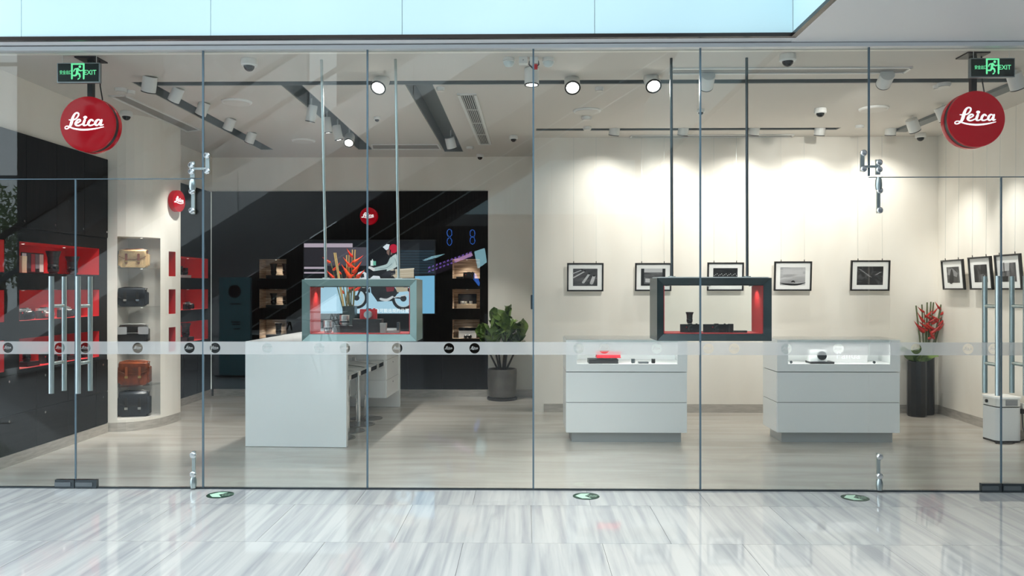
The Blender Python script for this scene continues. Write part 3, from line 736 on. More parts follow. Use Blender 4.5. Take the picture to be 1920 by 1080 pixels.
dome(963, 254, 'white dome camera near the back, right of the rectangular vent', .8)
dome(900, 289, 'white dome camera high on the back bulkhead, farthest from the glass', .8)
dome(707, 219, 'tiny white dome camera between the second and third ceiling slots', .55)
dome(1314, 205, 'tiny white dome camera beside the middle pane joint', .6)
def pir(px, label):
    c = CE(px, 109); e = E('motion_sensor', label, 'sensor', (c.x, c.y, ZC), group='white motion sensors at the ceiling')
    MB().lathe([(.046, -.001), (.046, -.022), (.05, -.026), (.05, -.032)], n=22).build('base', offw, e, True)
    MB().lathe([(.044, -.033), (.042, -.05), (.03, -.066), (.008, -.074)], n=20).build('dome_lens', M('milky', S(205, 214, 214), .3), e, True)
pir(954, 'round white motion sensor left of the junction boxes'); pir(1028, 'round white motion sensor right of the junction boxes')
for px, l in ((981, 'plain white junction box beside the left motion sensor'), (1001, 'white junction box with black cable loops above the hanging spotlight')):
    c = CE(px, 108); e = E('junction_box', l, 'junction box', (c.x, c.y, ZC), group='junction boxes at the ceiling')
    MB().rbox(-.035, .035, -.03, .03, -.055, -.001, .006).build('box', offw, e); MB().cyl(.004, -.031, -.033, (0, 0, -.028), 'y', 8).build('screw', dsteel, e)
    if px > 990:
        for s in (-1, 1): MB().tube([(s * .035, -.01, -.03), (s * .04, -.012, -.06), (s * .015, -.012, -.085), (0, -.01, -.1)], .006, 6).build('cable', blk, e)
        MB().rbox(-.005, .03, -.03, -.005, -.1, -.062, .004).build('connector', redm, e)
def diffuser(label, pts, slat=True):
    """flush linear air diffuser with white frame: pts are four ceiling corners"""
    c = sum(pts, Vector()) / 4; e = E('air_diffuser', label, 'vent', (c.x, c.y, ZC), group='linear air diffusers')
    q = [p - c for p in pts]; q = [Vector((v.x, v.y, 0)) for v in q]
    def inset(k): return [v - v.normalized() * 0 + (Vector((0, 0, 0)) - v) * k for v in q]
    def fr(i, w):
        a, b = q[i], q[(i + 1) % 4]; d = (b - a).normalized(); n_ = Vector((-d.y, d.x, 0))
        if n_.dot(-(a + b)) < 0: n_ = -n_
        mb = MB(); z = Vector((0, 0, -.012)); z0 = Vector((0, 0, -.001))
        mb.hexa([a + z, b + z, b + n_ * w + z, a + n_ * w + z, a + z0, b + z0, b + n_ * w + z0, a + n_ * w + z0]); return mb
    for i in range(4): fr(i, .022).build('frame', offw, e)
    mb = MB(); z = Vector((0, 0, -.003)); mb.quad(*[v + z for v in q]); mb.build('backing', M('vent_dark', S(150, 148, 144), .7), e)
diffuser('long white linear diffuser in the ceiling above the right showcase', [CE(1258, 127), CE(1712, 125), CE(1696, 136), CE(1254, 138)])
diffuser('white linear diffuser along the top of the cream back wall', [CE(1183, 253.5), CE(1490, 251.5), CE(1486, 256), CE(1180, 257.5)])
diffuser('slanting white linear diffuser in the ceiling left of the first slot', [CE(203, 178), CE(236, 178), CE(378, 243), CE(350, 246)])
diffuser('white linear diffuser at the top of the back bulkhead', [CE(695, 270), CE(822, 270), CE(828, 279), CE(697, 279)])
# rectangular louvred vent
q = [CE(857, 175), CE(893, 175), CE(922, 270), CE(897, 270)]; c = sum(q, Vector()) / 4
vt = E('louvred_vent', 'rectangular white ceiling vent with black louvre slots', 'vent', (c.x, c.y, ZC)); q = [v - c for v in q]
zz = lambda v, h: Vector((v.x, v.y, h))
MB().quad(*[zz(v, -.002) for v in q]).build('backing', blk, vt)
for i in range(4):
    a, b = q[i], q[(i + 1) % 4]; d = (b - a).normalized(); n_ = Vector((-d.y, d.x, 0)); n_ = n_ if n_.dot(-(a + b)) > 0 else -n_
    MB().hexa([zz(a, -.014), zz(b, -.014), zz(b + n_ * .03, -.014), zz(a + n_ * .03, -.014), zz(a, -.001), zz(b, -.001), zz(b + n_ * .03, -.001), zz(a + n_ * .03, -.001)]).build('frame', offw, vt)
for i in range(1, 9):
    t = i / 9; a = q[0].lerp(q[1], t); b = q[3].lerp(q[2], t); hw = Vector((.0028, 0, 0))
    MB().hexa([zz(a - hw, -.012), zz(a + hw, -.012), zz(b + hw, -.012), zz(b - hw, -.012), zz(a - hw, -.003), zz(a + hw, -.003), zz(b + hw, -.003), zz(b - hw, -.003)]).build('slat', offw, vt)
for i in (1, 2, 3):
    t = i / 4; a = q[0].lerp(q[3], t); b = q[1].lerp(q[2], t); hw = Vector((0, .006, 0))
    MB().hexa([zz(a - hw, -.0125), zz(b - hw, -.0125), zz(b + hw, -.0125), zz(a + hw, -.0125), zz(a - hw, -.004), zz(b - hw, -.004), zz(b + hw, -.004), zz(a + hw, -.004)]).build('cross_bar', offw, vt)

# ================================================================== SIGNS
def round_sign(label, c, R, hang=True, tk=.022, logo_s=.93):
    """double-sided domed red lightbox disc facing the camera (-y)"""
    e = E('round_sign', label, 'sign', c)
    H = .028 * R / .235
    def hf(r): return H * (1 - (r / R) ** 2)
    prof = [(.0005, -H)] + [(R * k / 8, -hf(R * k / 8)) for k in range(1, 8)] + [(R * .985, -.004), (R, .004), (R, tk), (R * .97, tk + .004)]
    MB().lathe(prof, axis='y', n=56).build('front_disc', redg, e, True)
    m = MB(); draw_logo(m, lambda x, y: (x, -hf(min(math.hypot(x, y), R)) - .0025, y), R * logo_s, 6); m.build('lettering', logow, e)
    if hang:
        MB().cyl(R * .985, tk + .0045, tk + .0455, axis='y', n=48).build('middle_ring', blk, e, True)
        MB().lathe([(R * .97, tk + .046), (R, tk + .05), (R, tk + .09), (R * .985, tk + .1)] + [(R * k / 8, tk + .1 + hf(R * k / 8)) for k in (7, 5, 3, 1)], axis='y', n=56).build('rear_disc', redg, e, True)
    return e
for (px, py, sx, l) in ((164, 232.5, 1, 'large round red double-sided sign hanging inside the left glass doors'), (1831, 223, -1, 'large round red double-sided sign hanging inside the right glass doors')):
    Ys = .30; c = P(px, py, Ys); R = 52.5 * (Ys - CAM.y) / F
    e = round_sign(l, c, R)
    pxx = P(171 if sx > 0 else 1824, 160, Ys + .07).x - c.x
    MB().box(pxx - .022, pxx + .022, .05, .09, R * .9, ZC - c.z - .012).build('pole', blk, e)
    MB().box(pxx - .09, pxx + .09, -.02, .16, ZC - c.z - .012, ZC - c.z - .001).build('mount_plate', blk, e)
    MB().tube([(pxx + .07, .07, ZC - c.z - .01), (pxx + .075, .07, R + .1), (pxx + .095, .07, R * .93)], .005, 6).build('cable', blk, e)
# small wall signs
c = P(691, 405, YB1 - .09); round_sign('small round red sign on the black back wall above the screen', c, 16.3 * (c.y - CAM.y) / F, False, .08)
e = round_sign('small round red sign on the side of the cream column', (0, 0, 0), .125, False, .05); p = PX(332, 377, -4.02); e.location = (-4.0, p.y, p.z); e.rotation_euler = (0, 0, PI / 2 - .15)

def exit_sign(px0, py0, px1, py1, Y, label):
    a, b = P(px0, py0, Y), P(px1, py1, Y); W, H = b.x - a.x, a.z - b.z
    e = E('exit_sign', label, 'exit sign', ((a.x + b.x) / 2, Y, (a.z + b.z) / 2), group='green exit signs')
    MB().rbox(-W / 2, W / 2, 0, .03, -H / 2, H / 2, .004, 'y').build('housing', M('sign_aluminium', S(150, 156, 158), .35, .8), e)
    MB().box(-W / 2 + .008, W / 2 - .008, -.003, -.0002, -H / 2 + .009, H / 2 - .007).build('face', M('exit_face', S(6, 26, 20), .2), e)
    u = H / 37.0; fn = lambda x, y: (x * u, -.005, y * u)
    # door frame and running figure, units = photo pixels
    m = MB()
    for pts in ([(-12, 16, 3), (11, 16, 3)], [(-11.5, 16, 3.4), (-11.5, -11, 3.4)], [(10.6, 16, 3.4), (10.6, -11, 3.4)]): ribbon(m, pts, fn, 1)
    m.build('door_pictogram', green_e, e)
    m = MB(); dot(m, 3.4, 11, 2.5, 2.5, fn, 14)
    ribbon(m, [(-.5, 7, 4.6), (-1.5, 3, 5), (-2, -1, 4.6)], fn, 4); ribbon(m, [(-2, -1, 4), (2.5, -3, 3.6), (3.5, -8, 3)], fn, 4); ribbon(m, [(-2, -1, 4), (-4.5, -5, 3.4), (-9, -5.2, 2.8)], fn, 4)
    ribbon(m, [(0, 7, 3), (4, 3.5, 2.4), (8, 4.5, 2)], fn, 4); ribbon(m, [(-1, 7, 3), (-6, 6.5, 2.4), (-8, 2.5, 2)], fn, 4); ribbon(m, [(2.4, -10.5, 2.2), (0, -12, 2.2)], fn, 1)
    m.build('running_figure', green_e, e)
    text_obj('lettering', 'EXIT', 12.5 * u, green_e, e, (22.5 * u, -.005, 0), bold=.15 * u, sx=.92)
    text_obj('lettering', '安全出口', 8.2 * u, green_e, e, (-23 * u, -.005, 0), bold=.1 * u, sx=.72)
    for s in (-.4, .4): MB().cyl(.002, H / 2, ZC - (a.z + b.z) / 2 - .002, (s * W, .015, 0), n=6).build('hanger_wire', offw, e)
exit_sign(107, 118, 187, 155, .16, 'green running-man exit sign hanging above the left red sign')
exit_sign(1819, 109, 1903, 145, .16, 'green running-man exit sign hanging above the right red sign')
# floor arrow markers
dgreen = M('marker_dark_green', S(24, 62, 48), .4); pgreen = M('marker_pale_green', S(196, 232, 206), .4)
for px, py, l in ((413, 928, 'oval green arrow sticker on the floor left of the white desk'), (1099, 930.5, 'oval green arrow sticker on the floor before the left showcase'), (1603, 933.5, 'oval green arrow sticker on the floor before the right showcase')):
    c = FL(px, py); e = E('floor_marker', l, 'floor sticker', (c.x, c.y, .0008), group='oval arrow stickers on the floor')
    R = 25 * (c.y - CAM.y) / F
    m = MB(); m.lathe([(R, 0), (R, .001)], n=36); m.build('disc', dgreen, e)
    m = MB(); fn = lambda x, y: (x * R, y * R, .0018)
    poly(m, [(-.82, .0), (-.35, .68), (.35, .72), (-.1, .0), (.35, -.72), (-.35, -.68)], fn); m.build('arrow', pgreen, e)
    text_obj('lettering', '安全出口', .26 * R, pgreen, e, (.5 * R, .16 * R, .0018), (0, 0, 0)); text_obj('lettering', 'EXIT', .3 * R, pgreen, e, (.5 * R, -.2 * R, .0018), (0, 0, 0))

# ================================================================== SCREEN WITH THE MOTORCYCLE PICTURE
a, b = P(570, 451, YB1 - .05), P(815, 588, YB1 - .05)
tv = E('wall_screen', 'wide screen on the black back wall showing a rider on a motorcycle', 'screen', ((a.x + b.x) / 2, YB1 - .05, (a.z + b.z) / 2))
MB().box(a.x - tv.location.x - .012, b.x - tv.location.x + .012, .001, .049, b.z - tv.location.z - .012, a.z - tv.location.z + .012).build('bezel', blk, tv)
def tvf(layer):
    def fn(x, y):
        q = P(560 + x / 5.142, 440 + y / 5.142, YB1 - .05); return (q.x - tv.location.x, -.0008 * layer, q.z - tv.location.z)
    return fn
_tc = [0]
def pic(name, col, polys, layer, s=1.0):
    _tc[0] += 1; m = MB()
    for p in polys: poly(m, p, tvf(layer))
    m.build(name, emis('screen_%d' % _tc[0], S(*col), s), tv)
def pich(name, col, strokes, layer, s=1.0, k=4):
    _tc[0] += 1; m = MB()
    for p in strokes: ribbon(m, p, tvf(layer), k)
    m.build(name, emis('screen_%d' % _tc[0], S(*col), s), tv)
rect = lambda x0, y0, x1, y1: [(x0, y0), (x1, y0), (x1, y1), (x0, y1)]
pic('picture_dark', (12, 16, 22), [rect(52, 60, 1310, 430)], 1)
pic('picture_road', (168, 205, 226), [rect(52, 430, 1310, 760)], 1)
pic('picture_side', (112, 172, 206), [[(1120, 400), (1310, 395), (1310, 760), (1160, 760)]], 2)
pic('picture_shutter', (26, 44, 56), [rect(980, 150 + 26 * i, 1310, 168 + 26 * i) for i in range(9)], 2)
pic('picture_streak', (190, 176, 190), [rect(52, 84, 520, 122), rect(52, 310, 250, 330), rect(52, 360, 260, 374)], 2, .8)
pic('picture_blur', (96, 92, 104), [rect(240, 122, 660, 300)], 2, .6)
pic('picture_blur', (50, 48, 56), [rect(52, 122, 240, 300), rect(280, 300, 560, 430)], 2, .6)
ring = lambda cx, cy, r, wd: [(cx + r * math.cos(t), cy + r * math.sin(t), wd) for t in [2 * PI * i / 24 for i in range(25)]]
pich('picture_tyre', (24, 26, 30), [ring(560, 610, 92, 26), ring(1010, 615, 98, 28)], 3, 1, 1)
pich('picture_rim', (190, 196, 200), [ring(560, 610, 74, 6), ring(1010, 615, 80, 6)] + [[(560, 610, 2.5), (560 + 74 * math.cos(t), 610 + 74 * math.sin(t), 2.5)] for t in [k * PI / 5 for k in range(10)]], 4, 1, 1)
pich('picture_hub', (30, 32, 36), [ring(560, 610, 16, 20), ring(1010, 615, 18, 24)], 5, 1, 1)
pic('picture_engine', (22, 24, 28), [[(690, 470), (900, 470), (960, 560), (900, 640), (760, 645), (700, 560)], [(560, 540), (610, 400), (680, 400), (690, 560)]], 5)
pich('picture_frame', (40, 42, 48), [[(560, 610, 18), (640, 420, 20)], [(860, 600, 14), (1010, 615, 14)], [(900, 480, 16), (1040, 470, 18)], [(760, 640, 10), (960, 560, 12)]], 6, 1, 1)
pich('picture_chrome', (196, 200, 204), [[(790, 620, 22), (850, 630, 26), (905, 600, 20)], [(920, 605, 9), (1050, 580, 10)], [(650, 560, 8), (700, 480, 8)]], 7, 1, 3)
pic('picture_fairing', (206, 212, 218), [[(550, 415), (575, 365), (620, 350), (655, 372), (662, 430), (600, 440)], [(690, 420), (720, 395), (790, 400), (810, 430), (760, 445)]], 8)
pic('picture_headlamp', (30, 34, 40), [[(590, 385), (628, 375), (634, 410), (600, 418)], [(610, 322), (655, 325), (655, 345), (615, 345)]], 9)
pic('picture_seat', (18, 18, 22), [[(780, 400), (900, 385), (930, 420), (900, 450), (800, 450)]], 9)
pic('picture_tank', (110, 30, 44), [[(840, 500), (925, 505), (915, 545), (850, 550)]], 9)
pic('picture_basket', (176, 164, 142), [[(890, 340), (1110, 325), (1112, 415), (895, 420)], [(930, 500), (1055, 495), (1050, 545), (950, 555)]], 8)
pich('picture_basket_rim', (206, 196, 178), [[(890, 342, 12), (1110, 328, 12)], [(895, 378, 3), (1110, 368, 3)], [(895, 398, 3), (1110, 390, 3)]], 9, 1, 1)
pic('picture_jacket', (178, 194, 192), [[(905, 205), (940, 185), (965, 235), (962, 300), (905, 335), (850, 352), (850, 300), (880, 250)]], 10)
pich('picture_sleeve', (164, 184, 184), [[(905, 240, 58), (870, 300, 52), (800, 320, 40), (725, 335, 34)]], 11)
pich('picture_fold', (110, 130, 134), [[(900, 280, 6), (850, 318, 6), (770, 330, 4)], [(930, 230, 5), (945, 290, 5)]], 12)
pic('picture_trousers', (34, 36, 44), [[(850, 350), (930, 325), (935, 380), (850, 410), (790, 395)]], 9)
pich('picture_glove', (206, 206, 206), [[(722, 335, 30), (690, 318, 24), (672, 318, 20)]], 12)
pic('picture_cup', (210, 226, 222), [rect(694, 250, 722, 300), rect(708, 236, 716, 252)], 12)
pic('picture_cup_band', (96, 170, 148), [rect(718, 255, 746, 296)], 12)
pic('picture_face', (120, 98, 90), [[(850, 150), (895, 140), (905, 190), (870, 200), (850, 180)]], 11)
m = MB(); dot(m, 915, 135, 40, 44, tvf(12), 20); m.build('picture_helmet', emis('screen_helmet', S(176, 24, 52), 1), tv)
pic('picture_visor', (206, 216, 224), [[(812, 120), (850, 90), (878, 95), (868, 140), (845, 150)]], 13)
pich('picture_strap', (20, 20, 24), [[(885, 150, 12), (880, 200, 12)]], 13, 1, 1)
q = tvf(14)(760, 735); text_obj('subtitle', '人物会在拍摄对象可能出现的位置', .062, emis('screen_text', S(250, 250, 250), 1.2), tv, q, sx=.98)

# ================================================================== FURNITURE
# --- long white desk
d0 = FL(460, 837.5); d1 = FL(652, 837.5); dr = FL(750, 763)
DH = 1.035; Wd = d1.x - d0.x; rot = math.atan2(-(dr.x - d1.x), dr.y - d1.y)
desk = E('counter_desk', 'long white lacquered bar-height desk running into the shop', 'desk', (d0.x, d0.y, 0), rot)
Ld = dr.y - d0.y + .06
MB().box(0, Wd, 0, .06, .004, DH - .051).build('front_panel', white, desk)
MB().box(0, Wd, Ld - .05, Ld, .004, DH - .051).build('rear_panel', white, desk)
MB().box(0, Wd, 0, Ld, DH - .05, DH).build('desktop', white, desk)
MB().box(0, .05, .061, Ld - .051, .12, DH - .051).build('side_panel', white, desk)
MB().box(.02, Wd - .02, .02, .04, 0, .0035).box(.02, Wd - .02, Ld - .04, Ld - .02, 0, .0035).build('feet_strip', blk, desk)
ya = Ld - .78
MB().box(.06, Wd - .03, ya, Ld - .051, .22, DH - .06).build('drawer_unit', white, desk)
for z0, z1 in ((.225, .435), (.441, .68), (.686, .96)):
    dw = MB().box(Wd - .029, Wd - .012, ya + .002, Ld - .055, z0, z1).build('drawer', white, desk)
    MB().cyl(.009, 0, .004, (Wd - .0118, ya + .36, z1 - .05), 'x', 10).build('lock', dsteel, dw)
    MB().box(.1, Wd - .03, ya - .012, ya - .0005, z0, z1).build('drawer_front', white, desk)
# --- bar stools
def stool(loc, label, rz=0):
    e = E('bar_stool', label, 'stool', loc, rz, group='chrome bar stools along the white desk')
    MB().lathe([(.19, 0), (.19, .008), (.17, .012), (.03, .016)], n=40).build('base', M('brushed_base', S(150, 150, 150), .25, 1), e, True)
    MB().cyl(.026, .013, .40, n=18).build('outer_post', chrome, e, True); MB().cyl(.018, .40, .60, n=14).build('inner_post', chrome, e, True)
    # square hoop that carries seat and footrest
    hoop = [(-.16, -.16, .67), (-.17, -.165, .45), (-.16, -.16, .30), (-.13, -.155, .265), (.13, -.155, .265), (.16, -.16, .30), (.17, -.165, .45), (.16, -.16, .67)]
    MB().tube([(x, -y * 1.0, z) for x, y, z in hoop], .012, 8).build('footrest', chrome, e, True)
    st = MB().rbox(-.19, .19, -.18, .19, .652, .672, .06).build('seat', M('seat_white', S(225, 225, 222), .35), e)
    band = [(x, y, .645 + .05 * (y + .18) / .37) for x, y in rrect(-.195, .195, -.185, .195, .065, 5)]
    m = MB(); n_ = len(band)
    for i in range(n_):
        a, b = band[i], band[(i + 1) % n_]; m.quad((a[0], a[1], a[2] - .02), (b[0], b[1], b[2] - .02), (b[0], b[1], b[2] + .025), (a[0], a[1], a[2] + .025))
    m.build('seat_band', chrome, e, True)
for (px, py), l in zip(((687, 785), (671.5, 796), (651, 808.5), (632, 821.5)), ('farthest', 'third', 'second', 'nearest')):
    c = FL(px, py); stool((c.x, c.y, 0), 'chrome swivel bar stool with round base, %s along the white desk' % l, rot + PI / 2)

# --- showcases
def showcase(px0, px1, pyb, label, depth=.62):
    a, b = FL(px0, pyb), FL(px1, pyb); W = b.x - a.x; Y = a.y - .045
    a = P(px0, 700, Y); b = P(px1, 700, Y); W = b.x - a.x
    e = E('showcase', label, 'showcase', (a.x, Y, 0))
    zt = P(px0, 637.5, Y).z; z = [P(px0, y, Y).z for y in (811, 754.5, 697.5, 682.5)]
    MB().box(.055, W - .05, .05, depth - .05, 0, z[0] - .001).build('plinth', M('plinth_grey', S(178, 180, 180), .3, .3), e)
    MB().box(.008, W - .008, .008, depth - .002, z[0], z[2] - .004).build('carcass', M('shadow_gap', S(120, 122, 124), .5), e)
    MB().box(0, W, 0, .02, z[0], z[1] - .003).build('lower_front', white, e); MB().box(0, W, 0, .02, z[1] + .003, z[2] - .004).build('middle_front', white, e)
    for s in (0, 1):
        x0 = -.004 if s == 0 else W - .006
        MB().box(x0, x0 + .01, .021, depth, z[0], z[1] - .003).box(x0, x0 + .01, .021, depth, z[1] + .003, z[2] - .004).build('side_panel', white, e)
    fl = z[3]
    m = MB()
    m.box(-.004, W + .004, 0, .02, z[2] + .003, fl); m.box(-.004, .105, 0, .02, fl, zt); m.box(W - .095, W + .004, 0, .02, fl, zt)
    m.build('window_surround', white, e)
    MB().box(-.004, .008, .021, depth, z[2] + .003, zt).box(W - .008, W + .004, .021, depth, z[2] + .003, zt).build('vitrine_side', white, e)
    MB().box(.008, W - .008, depth - .02, depth, z[2] + .003, zt).build('vitrine_back', white, e)
    MB().box(.009, W - .009, .021, depth - .021, z[2] + .003, fl - .006).build('vitrine_floor', M('vitrine_white', S(245, 245, 245), .35), e)
    MB().box(.106, W - .096, .006, .012, fl + .001, zt).build('front_glass', clear, e)
    MB().box(.0, W, .0, depth, zt + .001, zt + .009).build('top_glass', clear, e)
    MB().box(.106, W - .096, .0125, .06, zt - .02, zt).box(.106, W - .096, .0125, .018, zt - .042, zt - .0201).build('top_rail', white, e)  # front lip added to block the light strip's glare towards the floor
    MB().box(.11, W - .1, .03, .056, zt - .027, zt - .0205).build('light_strip', emis('vitrine_led', (1, .98, .95, 1), 30), e)
    return e, W, fl, zt
scA, WA, flA, ztA = showcase(1062, 1288, 828.5, 'white drawer showcase with a red book, nearer the middle of the glass')
scB, WB, flB, ztB = showcase(1458, 1687, 829, 'white drawer showcase at the right, in front of the black vases', .48)

# ------------------------------------------------------------------ camera gear
leath = MN('camera_leather', S(22, 22, 23), S(34, 34, 34), (1, 1, 1), 260, .6, coord='obj')
lensg = M('lens_glass', S(20, 24, 40), .03, coat=1)
silver = M('silver_alloy', S(205, 205, 203), .3, .85)
def camera(label, loc, rz=0, s=1.0, body=None, top=None, lens=None, lens_up=False, group='cameras on display', w_=.138):
    body = body or leath; top = top or blk; lens = lens or blk
    e = E('camera', label, 'camera', loc, rz, group=group); e.scale = (s, s, s)
    MB().rbox(-w_ / 2, w_ / 2, -.019, .019, 0, .060, .017).build('body', body, e, True)
    MB().rbox(-w_ / 2, w_ / 2, -.019, .019, .0602, .077, .017).build('top_plate', top, e, True)
    MB().cyl(.009, .0772, .084, (w_ * .32, 0, 0), n=14).build('shutter_dial', top, e, True)
    MB().rbox(-.02, .02, -.012, .012, .0772, .083, .004).build('hot_shoe', blk, e)
    if lens:
        l = MB().lathe([(.030, -.019), (.030, -.032), (.027, -.034), (.027, -.052), (.029, -.054), (.029, -.066), (.022, -.067)], (0.004, 0, .036), 'y', 24).build('lens', lens, e, True)
        MB().lathe([(.021, -.064), (.012, -.0665), (.001, -.0675)], (0.004, 0, .036), 'y', 20).build('front_element', lensg, l, True)
    MB().cyl(.0055, -.0192, -.0205, (-.038, 0, .05), 'y', 12).build('red_dot', redm, e)
    return e
def lens(label, loc, r=.032, h=.075, mat=None, hood=False, group='lenses on display'):
    mat = mat or blk
    e = E('camera_lens', label, 'lens', loc, group=group)
    MB().lathe([(r * .8, 0), (r * .82, h * .12), (r, h * .16), (r, h * .52), (r * .95, h * .54), (r * .95, h * .62), (r, h * .64), (r, h), (r * .82, h)], n=26).build('barrel', mat, e, True)
    MB().lathe([(r * 1.015, h * .3), (r * 1.03, h * .33), (r * 1.03, h * .42), (r * 1.015, h * .45)], n=26, cap=False).build('focus_ring', dsteel if mat is not blk else blkg, e, True)
    MB().lathe([(r * .8, h * .985), (r * .4, h * 1.0), (.001, h * 1.003)], n=22).build('front_element', lensg, e, True)
    if hood: MB().lathe([(r, h * .95), (r * 1.35, h * 1.3), (r * 1.38, h * 1.34), (r * 1.28, h * 1.34), (r * .93, h * .97)], n=26, cap=False).build('hood', mat, e, True)
    return e
def case_box(name, label, catg, loc, w_, d_, h_, mat, rz=0, lid=None, group=None):
    e = E(name, label, catg, loc, rz, group=group)
    MB().rbox(-w_ / 2, w_ / 2, -d_ / 2, d_ / 2, 0, h_ * .72, .004).build('base', mat, e)
    MB().rbox(-w_ / 2 - .0015, w_ / 2 + .0015, -d_ / 2 - .0015, d_ / 2 + .0015, h_ * .72 + .0005, h_, .005).build('lid', lid or mat, e); return e
def onz(px, py, Y, z): q = P(px, py, Y); return (q.x, Y, z)
# wood niches on the back wall
rown = ['top', 'middle', 'bottom']
for ri, (z0, z1) in enumerate(ROWS):
    xa, xb = nb[0]; Y = YB1 + .14
    items = [((xa * .58 + xb * .42), 'left'), ((xa * .14 + xb * .86), 'right')]
    if ri == 2: items = [((xa * .40 + xb * .60), 'only')]
    for x, sd in items:
        lens('tall black lens, %s one in the %s wood niche left of the screen' % (sd, rown[ri]), (x, Y, z0 + .052), .04, .125, blk, not (ri == 1 and sd == 'right'), group='black lenses in the wood niches')
    e = case_box('display_plinth', 'low black plinth in the %s wood niche left of the screen' % rown[ri], 'plinth', ((xa + xb) / 2 + .03, YB1 + .14, z0), .30, .16, .05, blk, group='black plinths in the niches')
    xa, xb = nb[1]; xm_ = (xa + xb) / 2; Y = YB1 + .14
    if ri == 0:
        camera('black camera with lens in the top wood niche right of the screen', (xm_ + .03, Y, z0 + .0), 0, 1.2)
        case_box('product_card', 'flat black gift box in the top wood niche right of the screen', 'box', (xm_ - .1, Y - .02, z0), .1, .1, .03, blk)
    elif ri == 1:
        case_box('wooden_tray', 'pale wooden box holding white pieces in the middle wood niche right of the screen', 'box', (xm_ + .0, Y - .02, z0 + .0), .28, .12, .065, M('pale_wood', S(214, 190, 160), .5))
        e = case_box('picture_panel', 'dark glossy panel standing behind the pale wooden box', 'panel', (xm_, Y + .1, z0), .27, .02, .21, blkg)
        for k, dx in enumerate((-.07, -.02, .06)): lens('small white lens on the pale wooden box, %s of three' % ('left', 'middle', 'right')[k], (xm_ + dx, Y - .02, z0 + .066), .022, .04, offw, group='white lenses on the wooden box')
    else:
        case_box('white_box', 'white presentation box with dark lid in the bottom wood niche right of the screen', 'box', (xm_ + .01, Y + .05, z0 + .0), .26, .12, .15, white, lid=blkg)
        e = E('binoculars', 'small black binoculars in front of the white presentation box', 'binoculars', (xm_ + .02, Y - .07, z0), 0)
        for s in (-1, 1): MB().lathe([(.026, .028), (.026, -.05), (.018, -.06)], (s * .03, 0, .028), 'y', 16).build('barrel', blk, e, True)
        MB().box(-.012, .012, -.02, .02, .02, .04).build('bridge', blk, e)
# red niches on the left
pos = [(1.1, 1.36, 1.62, 1.95), (1.15, 1.45, 1.80), (1.2, 1.5, 1.85, 2.1)]
ordw = ['first', 'second', 'third', 'fourth']
for ri, (z0, z1) in enumerate(ROWS):
    for k, y in enumerate(pos[ri]):
        l = '%s red niche by the left doors, %s from the glass' % (rown[ri], ordw[k])
        xx = XL - .13
        if ri == 0 and k == 0: case_box('carton', 'cream carton in the ' + l, 'box', (xx, y, z0), .07, .09, .16, M('cream_card', S(216, 196, 166), .7), PI / 2)
        elif ri == 0 and k == 1:
            e = E('photo_collage', 'photo board in the ' + l, 'photo board', (xx - .05, y, z0), PI / 2)
            MB().box(-.17, .17, -.01, 0, 0, .2).build('board', blk, e)
            for j in range(5):
                c_ = (S(190, 196, 206), S(60, 64, 70), S(150, 60, 66), S(120, 124, 130), S(210, 206, 200))[j]
                MB().box(-.165 + .066 * j, -.105 + .066 * j, -.014, -.0101, .02 + .03 * (j % 2), .19).build('photo', M('collage_%d' % j, c_, .4), e)
        elif ri == 0: lens('large black lens in the ' + l, (xx, y, z0), .05, .17 - .03 * (k - 2), blk, True, group='black lenses in the red niches')
        elif ri == 2 and k in (0, 2): lens('upright black lens in the ' + l, (xx, y, z0 + .045), .035, .11, blk, group='black lenses in the red niches'); case_box('display_plinth', 'low black plinth in the ' + l, 'plinth', (xx, y, z0), .18, .14, .044, blk, PI / 2, group='black plinths in the niches')
        else: camera(('silver topped camera in the ' if ri == 1 else 'black camera in the ') + l, (xx, y, z0), PI / 2, 1.35, top=silver if ri == 1 else None, lens=silver if (ri == 1 and k == 1) else blk, group='cameras in the red niches')
for ri, (z0, z1) in enumerate(ROWS):
    xx = X2 - .1
    l = 'the %s red niche behind the column' % rown[ri]
    if ri == 0:
        case_box('white_riser', 'low white riser in ' + l, 'riser', (xx, 4.55, z0), .34, .12, .04, offw, PI / 2)
        for k, y in enumerate((4.5, 4.66)): lens('black lens on the white riser in %s, %s' % (l, ('nearer', 'farther')[k]), (xx, y, z0 + .0405), .038, .12 - .02 * k, blk, group='black lenses in the red niches')
    elif ri == 1: camera('silver-topped camera in ' + l, (xx, 4.72, z0), PI / 2, 1.3, top=silver, group='cameras in the red niches')
    else:
        case_box('display_plinth', 'black plinth in ' + l, 'plinth', (xx, 4.68, z0), .22, .14, .06, blk, PI / 2, group='black plinths in the niches'); lens('tall black lens on the black plinth in ' + l, (xx, 4.68, z0 + .0605), .05, .14, blk, True, group='black lenses in the red niches')

